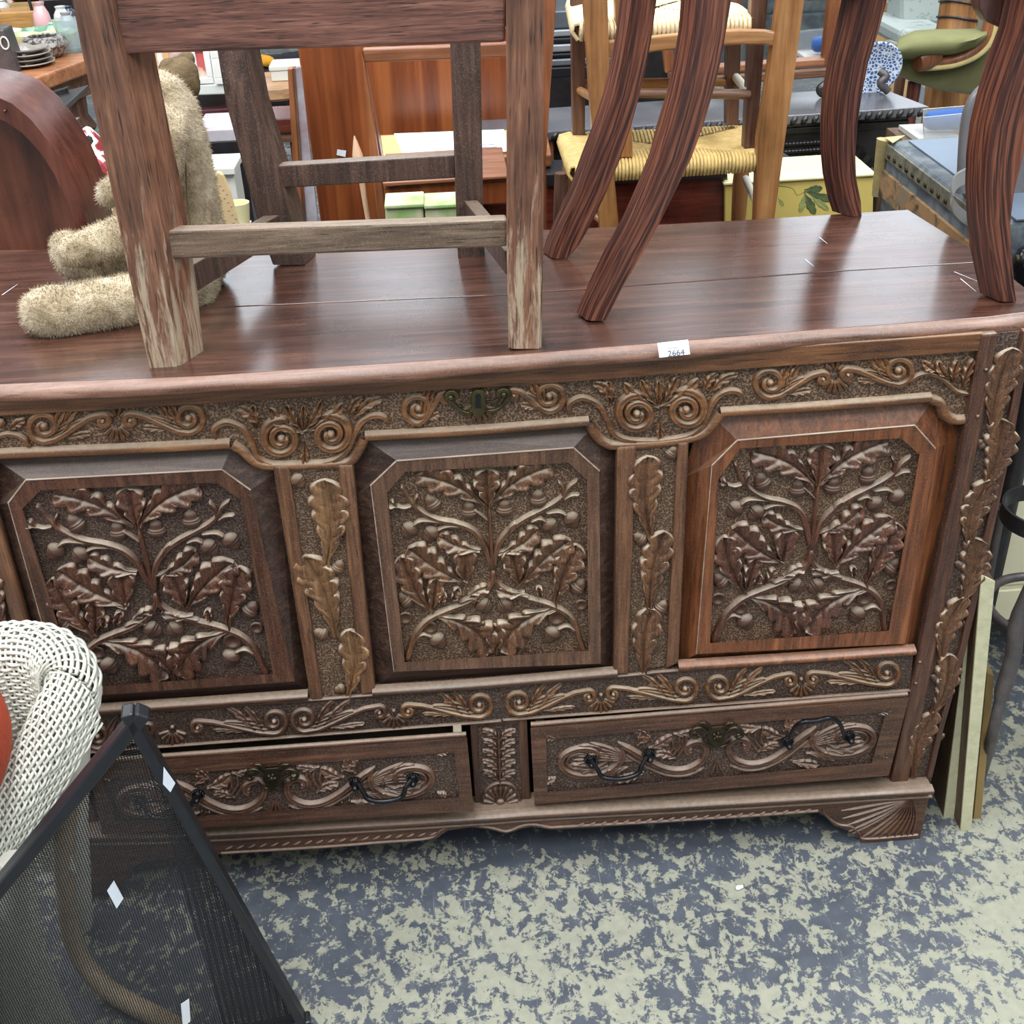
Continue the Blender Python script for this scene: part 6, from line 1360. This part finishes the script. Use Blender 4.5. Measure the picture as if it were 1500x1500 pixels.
for xx in (q_.x+.06, q_.x+.22): tube('leg', [(xx, Yg+.01, q_.z-.02), (xx, Yg+.01, LID+.030-.342)], .012, M['grey_iron'], gs, 8)
bgb = thing('black_bag', 'shiny black bag beside the right front leg of the rosewood chair', 'bag', aty(1500, 420, .2))
blob('bag_body', [[(aty(1512, 385, .25), .03), (aty(1520, 425, .25), .03), (aty(1524, 480, .25), .035)]], plain('shiny_black', (20, 20, 24), .2), bgb, .006, .003)
q_ = aty(1524, 500, .25); tube('bag_stand', [(q_.x, .25, q_.z), (q_.x, .25, 0)], .02, M['black_iron'], bgb, 8)

# green velvet tub chair and neighbours
gv = thing('green_velvet_chair', 'olive green velvet tub chair with a scrolled wooden arm', 'armchair', onz(1390, 160, 0))
Yv = 2.5; M['velvet'] = plain('olive_velvet', (84, 82, 48), .9, 0, .15, 12, .2, .2); M['velvet'].node_tree.nodes['Principled BSDF'].inputs['Sheen Weight'].default_value = .6
M['velvet2'] = plain('lit_velvet_seat', (128, 128, 88), .85, 0, .1, 12, .2, .2)  # paler velvet for the seat: light from above put into the colour
quadslab('upholstered_side', [(1300, 88), (1302, 76), (1314, 64), (1340, 74), (1360, 92), (1400, 90), (1430, 76), (1448, 50), (1452, 0), (1500, -20), (1490, 90), (1462, 126), (1440, 146), (1425, 140), (1380, 134), (1330, 118), (1306, 104)], Yv, .10, M['velvet'], gv, .02)
bm = bmesh.new(); R = []
for x, y, h in ((1306, 84, 6), (1318, 72, 20), (1340, 68, 26), (1370, 66, 26), (1400, 64, 24), (1428, 58, 18), (1446, 50, 8)):
    R.append([aty(x, y+h*math.sin(a)*.9, Yv+.12+.22*math.cos(a)) for a in [2*PI*k/12 for k in range(12)]])
add_loft(bm, R); bmobj('seat_cushion', bm, M['velvet2'], gv, True, 2)
tube('arm_facing', catmull([aty(x, y, Yv-.02) for x, y in ((1352, 92), (1372, 92), (1398, 88), (1424, 76), (1442, 58), (1450, 34), (1452, 0), (1450, -30))], 5), .020, M['orange'], gv, 10)
tube('piping', catmull([aty(x, y, Yv-.03) for x, y in ((1350, 99), (1372, 98), (1400, 94), (1430, 82), (1450, 62), (1458, 34), (1458, 0))], 5), .011, plain('pale_piping', (198, 180, 124), .8), gv, 8)
lathe('scroll_knob', [(.001, -.03), (.035, -.03), (.042, 0), (.035, .04), (.001, .05)], aty(1355, 84, Yv-.02), M['orange'], gv, (1, .2, .3), 16)
for x, y in ((1340, 120), (1440, 140)): q_ = aty(x, y, Yv+.05); tube('leg', [q_, (q_.x, q_.y, 0)], [.022, .014], M['mahog_z'], gv, 10)
for x in (1350, 1450): q_ = aty(x, 100, Yv+.5); tube('leg', [(q_.x, q_.y, .35), (q_.x, q_.y, 0)], [.022, .014], M['mahog_z'], gv, 10)
tp = thing('ebony_post', 'shiny black turned post behind the right sabre leg', 'post', aty(1468, 300, 1.4))
q_ = aty(1466, 120, 1.2); H0 = q_.z
lathe('turned_post', [(.02, 0), (.022, H0-.06), (.026, H0-.01), (.022, H0+.02), (.014, H0+.05), (.020, H0+.055), (.014, H0+.06), (.016, H0+.085), (.024, H0+.11), (.014, H0+.15), (.012, H0+.25)], (q_.x, 1.2, 0), M['black_oak'], tp, seg=20); lathe('post_cap', [(.02, 0), (.026, .01), (.001, .03)], (q_.x, 1.2, H0+.25), M['black_oak'], tp)
quadslab('corner_block', [(1430, -40), (1560, -60), (1560, 20), (1500, 40), (1472, 44), (1446, 32), (1436, 14)], .11, .03, M['rosewood_edge'], sc, .004)
eye((1482, 14), 12, .108, M['rosewood_edge'], sc, .006).name = 'rosette'
cbx = thing('tan_carton', 'tall tan cardboard carton behind the blue plate', 'box', onz(1305, 60, 0))
quadslab('carton_side', [(1284, -30), (1322, -30), (1320, 60), (1300, 86), (1280, 86)], 3.75, .2, plain('carton_card', (206, 166, 114), .8), cbx, .003); quadslab('carton_flap', [(1300, 4), (1322, 0), (1322, 10), (1298, 18)], 3.72, .03, plain('carton_flap_card', (170, 130, 88), .8), cbx, .002)
q_ = aty(1300, 86, 3.75); box('carton_base', (q_.x-.05, 3.75, 0), (q_.x+.1, 3.95, q_.z), bpy.data.materials['carton_card'], cbx)
ac_ = thing('patterned_armchair', 'pale grey armchair with a small leaf pattern at the top right', 'armchair', onz(1350, 50, 0))
pf_ = spots('leaf_print_fabric', (170, 180, 176), (126, 142, 140), 26, .62, .9, .04)
quadslab('chair_back', [(1322, -40), (1405, -40), (1400, 20), (1385, 44), (1352, 42), (1322, 46)], 3.3, .2, pf_, ac_, .03); 
quadslab('chair_seat', [(1318, 44), (1395, 42), (1395, 70), (1318, 72)], 3.1, .4, pf_, ac_, .02)
for x in (1325, 1388): q_ = aty(x, 68, 3.15); tube('leg', [q_, (q_.x, q_.y, 0)], .02, M['brown_z'], ac_, 8)
wc = thing('wired_wooden_drum', 'tall wooden drum bound with two dark wires behind the green chair', 'drum', onz(1403, 60, 0))
q_ = aty(1403, 50, 2.95); lathe('drum_body', [(.001, 0), (.075, 0), (.085, q_.z), (.075, q_.z+.02), (.075, q_.z+.18), (.001, q_.z+.18)], (q_.x, 2.95, 0), M['golden'], wc, seg=28)
for k in (.06, .11): tube('wire_band', [(q_.x+.078*math.cos(a), 2.95+.078*math.sin(a), q_.z+k+.008*math.sin(a*2)) for a in [2*PI*j/24 for j in range(25)]], .004, M['black_iron'], wc, 6)
ct = thing('clear_tub', 'clear plastic tub on the trunk side holding folded blue fabric', 'tub', aty(1383, 196, 1.25))
Yt = 1.18; quadslab('tub_front', [(1352, 172), (1414, 166), (1414, 205), (1354, 208)], Yt, .004, tglass('clear_plastic', (225, 228, 230)), ct, .001); quadslab('tub_back', [(1352, 160), (1414, 155), (1414, 190), (1354, 194)], Yt+.15, .004, bpy.data.materials['clear_plastic'], ct, .001)
q_ = aty(1352, 208, Yt); q2_ = aty(1414, 205, Yt); box('tub_base', (q_.x, Yt, q_.z-.01), (q2_.x, Yt+.15, q_.z), plain('tub_grey', (170, 168, 164), .5), ct); box('tub_shelf', (q_.x-.02, Yt-.02, .0), (q2_.x+.01, Yt+.17, q_.z-.011), M['brown_board'], ct)
bf = thing('blue_fabric', 'folded blue cloth bundle lying in the clear plastic tub', 'cloth', aty(1385, 190, Yt+.07))
blob('bundle', [[(aty(1366, 176, Yt+.07), .022), (aty(1404, 174, Yt+.07), .024)]], spots('blue_print_fabric', (46, 86, 150), (180, 196, 190), 22, .60, .8, .05), bf, .006, .002)
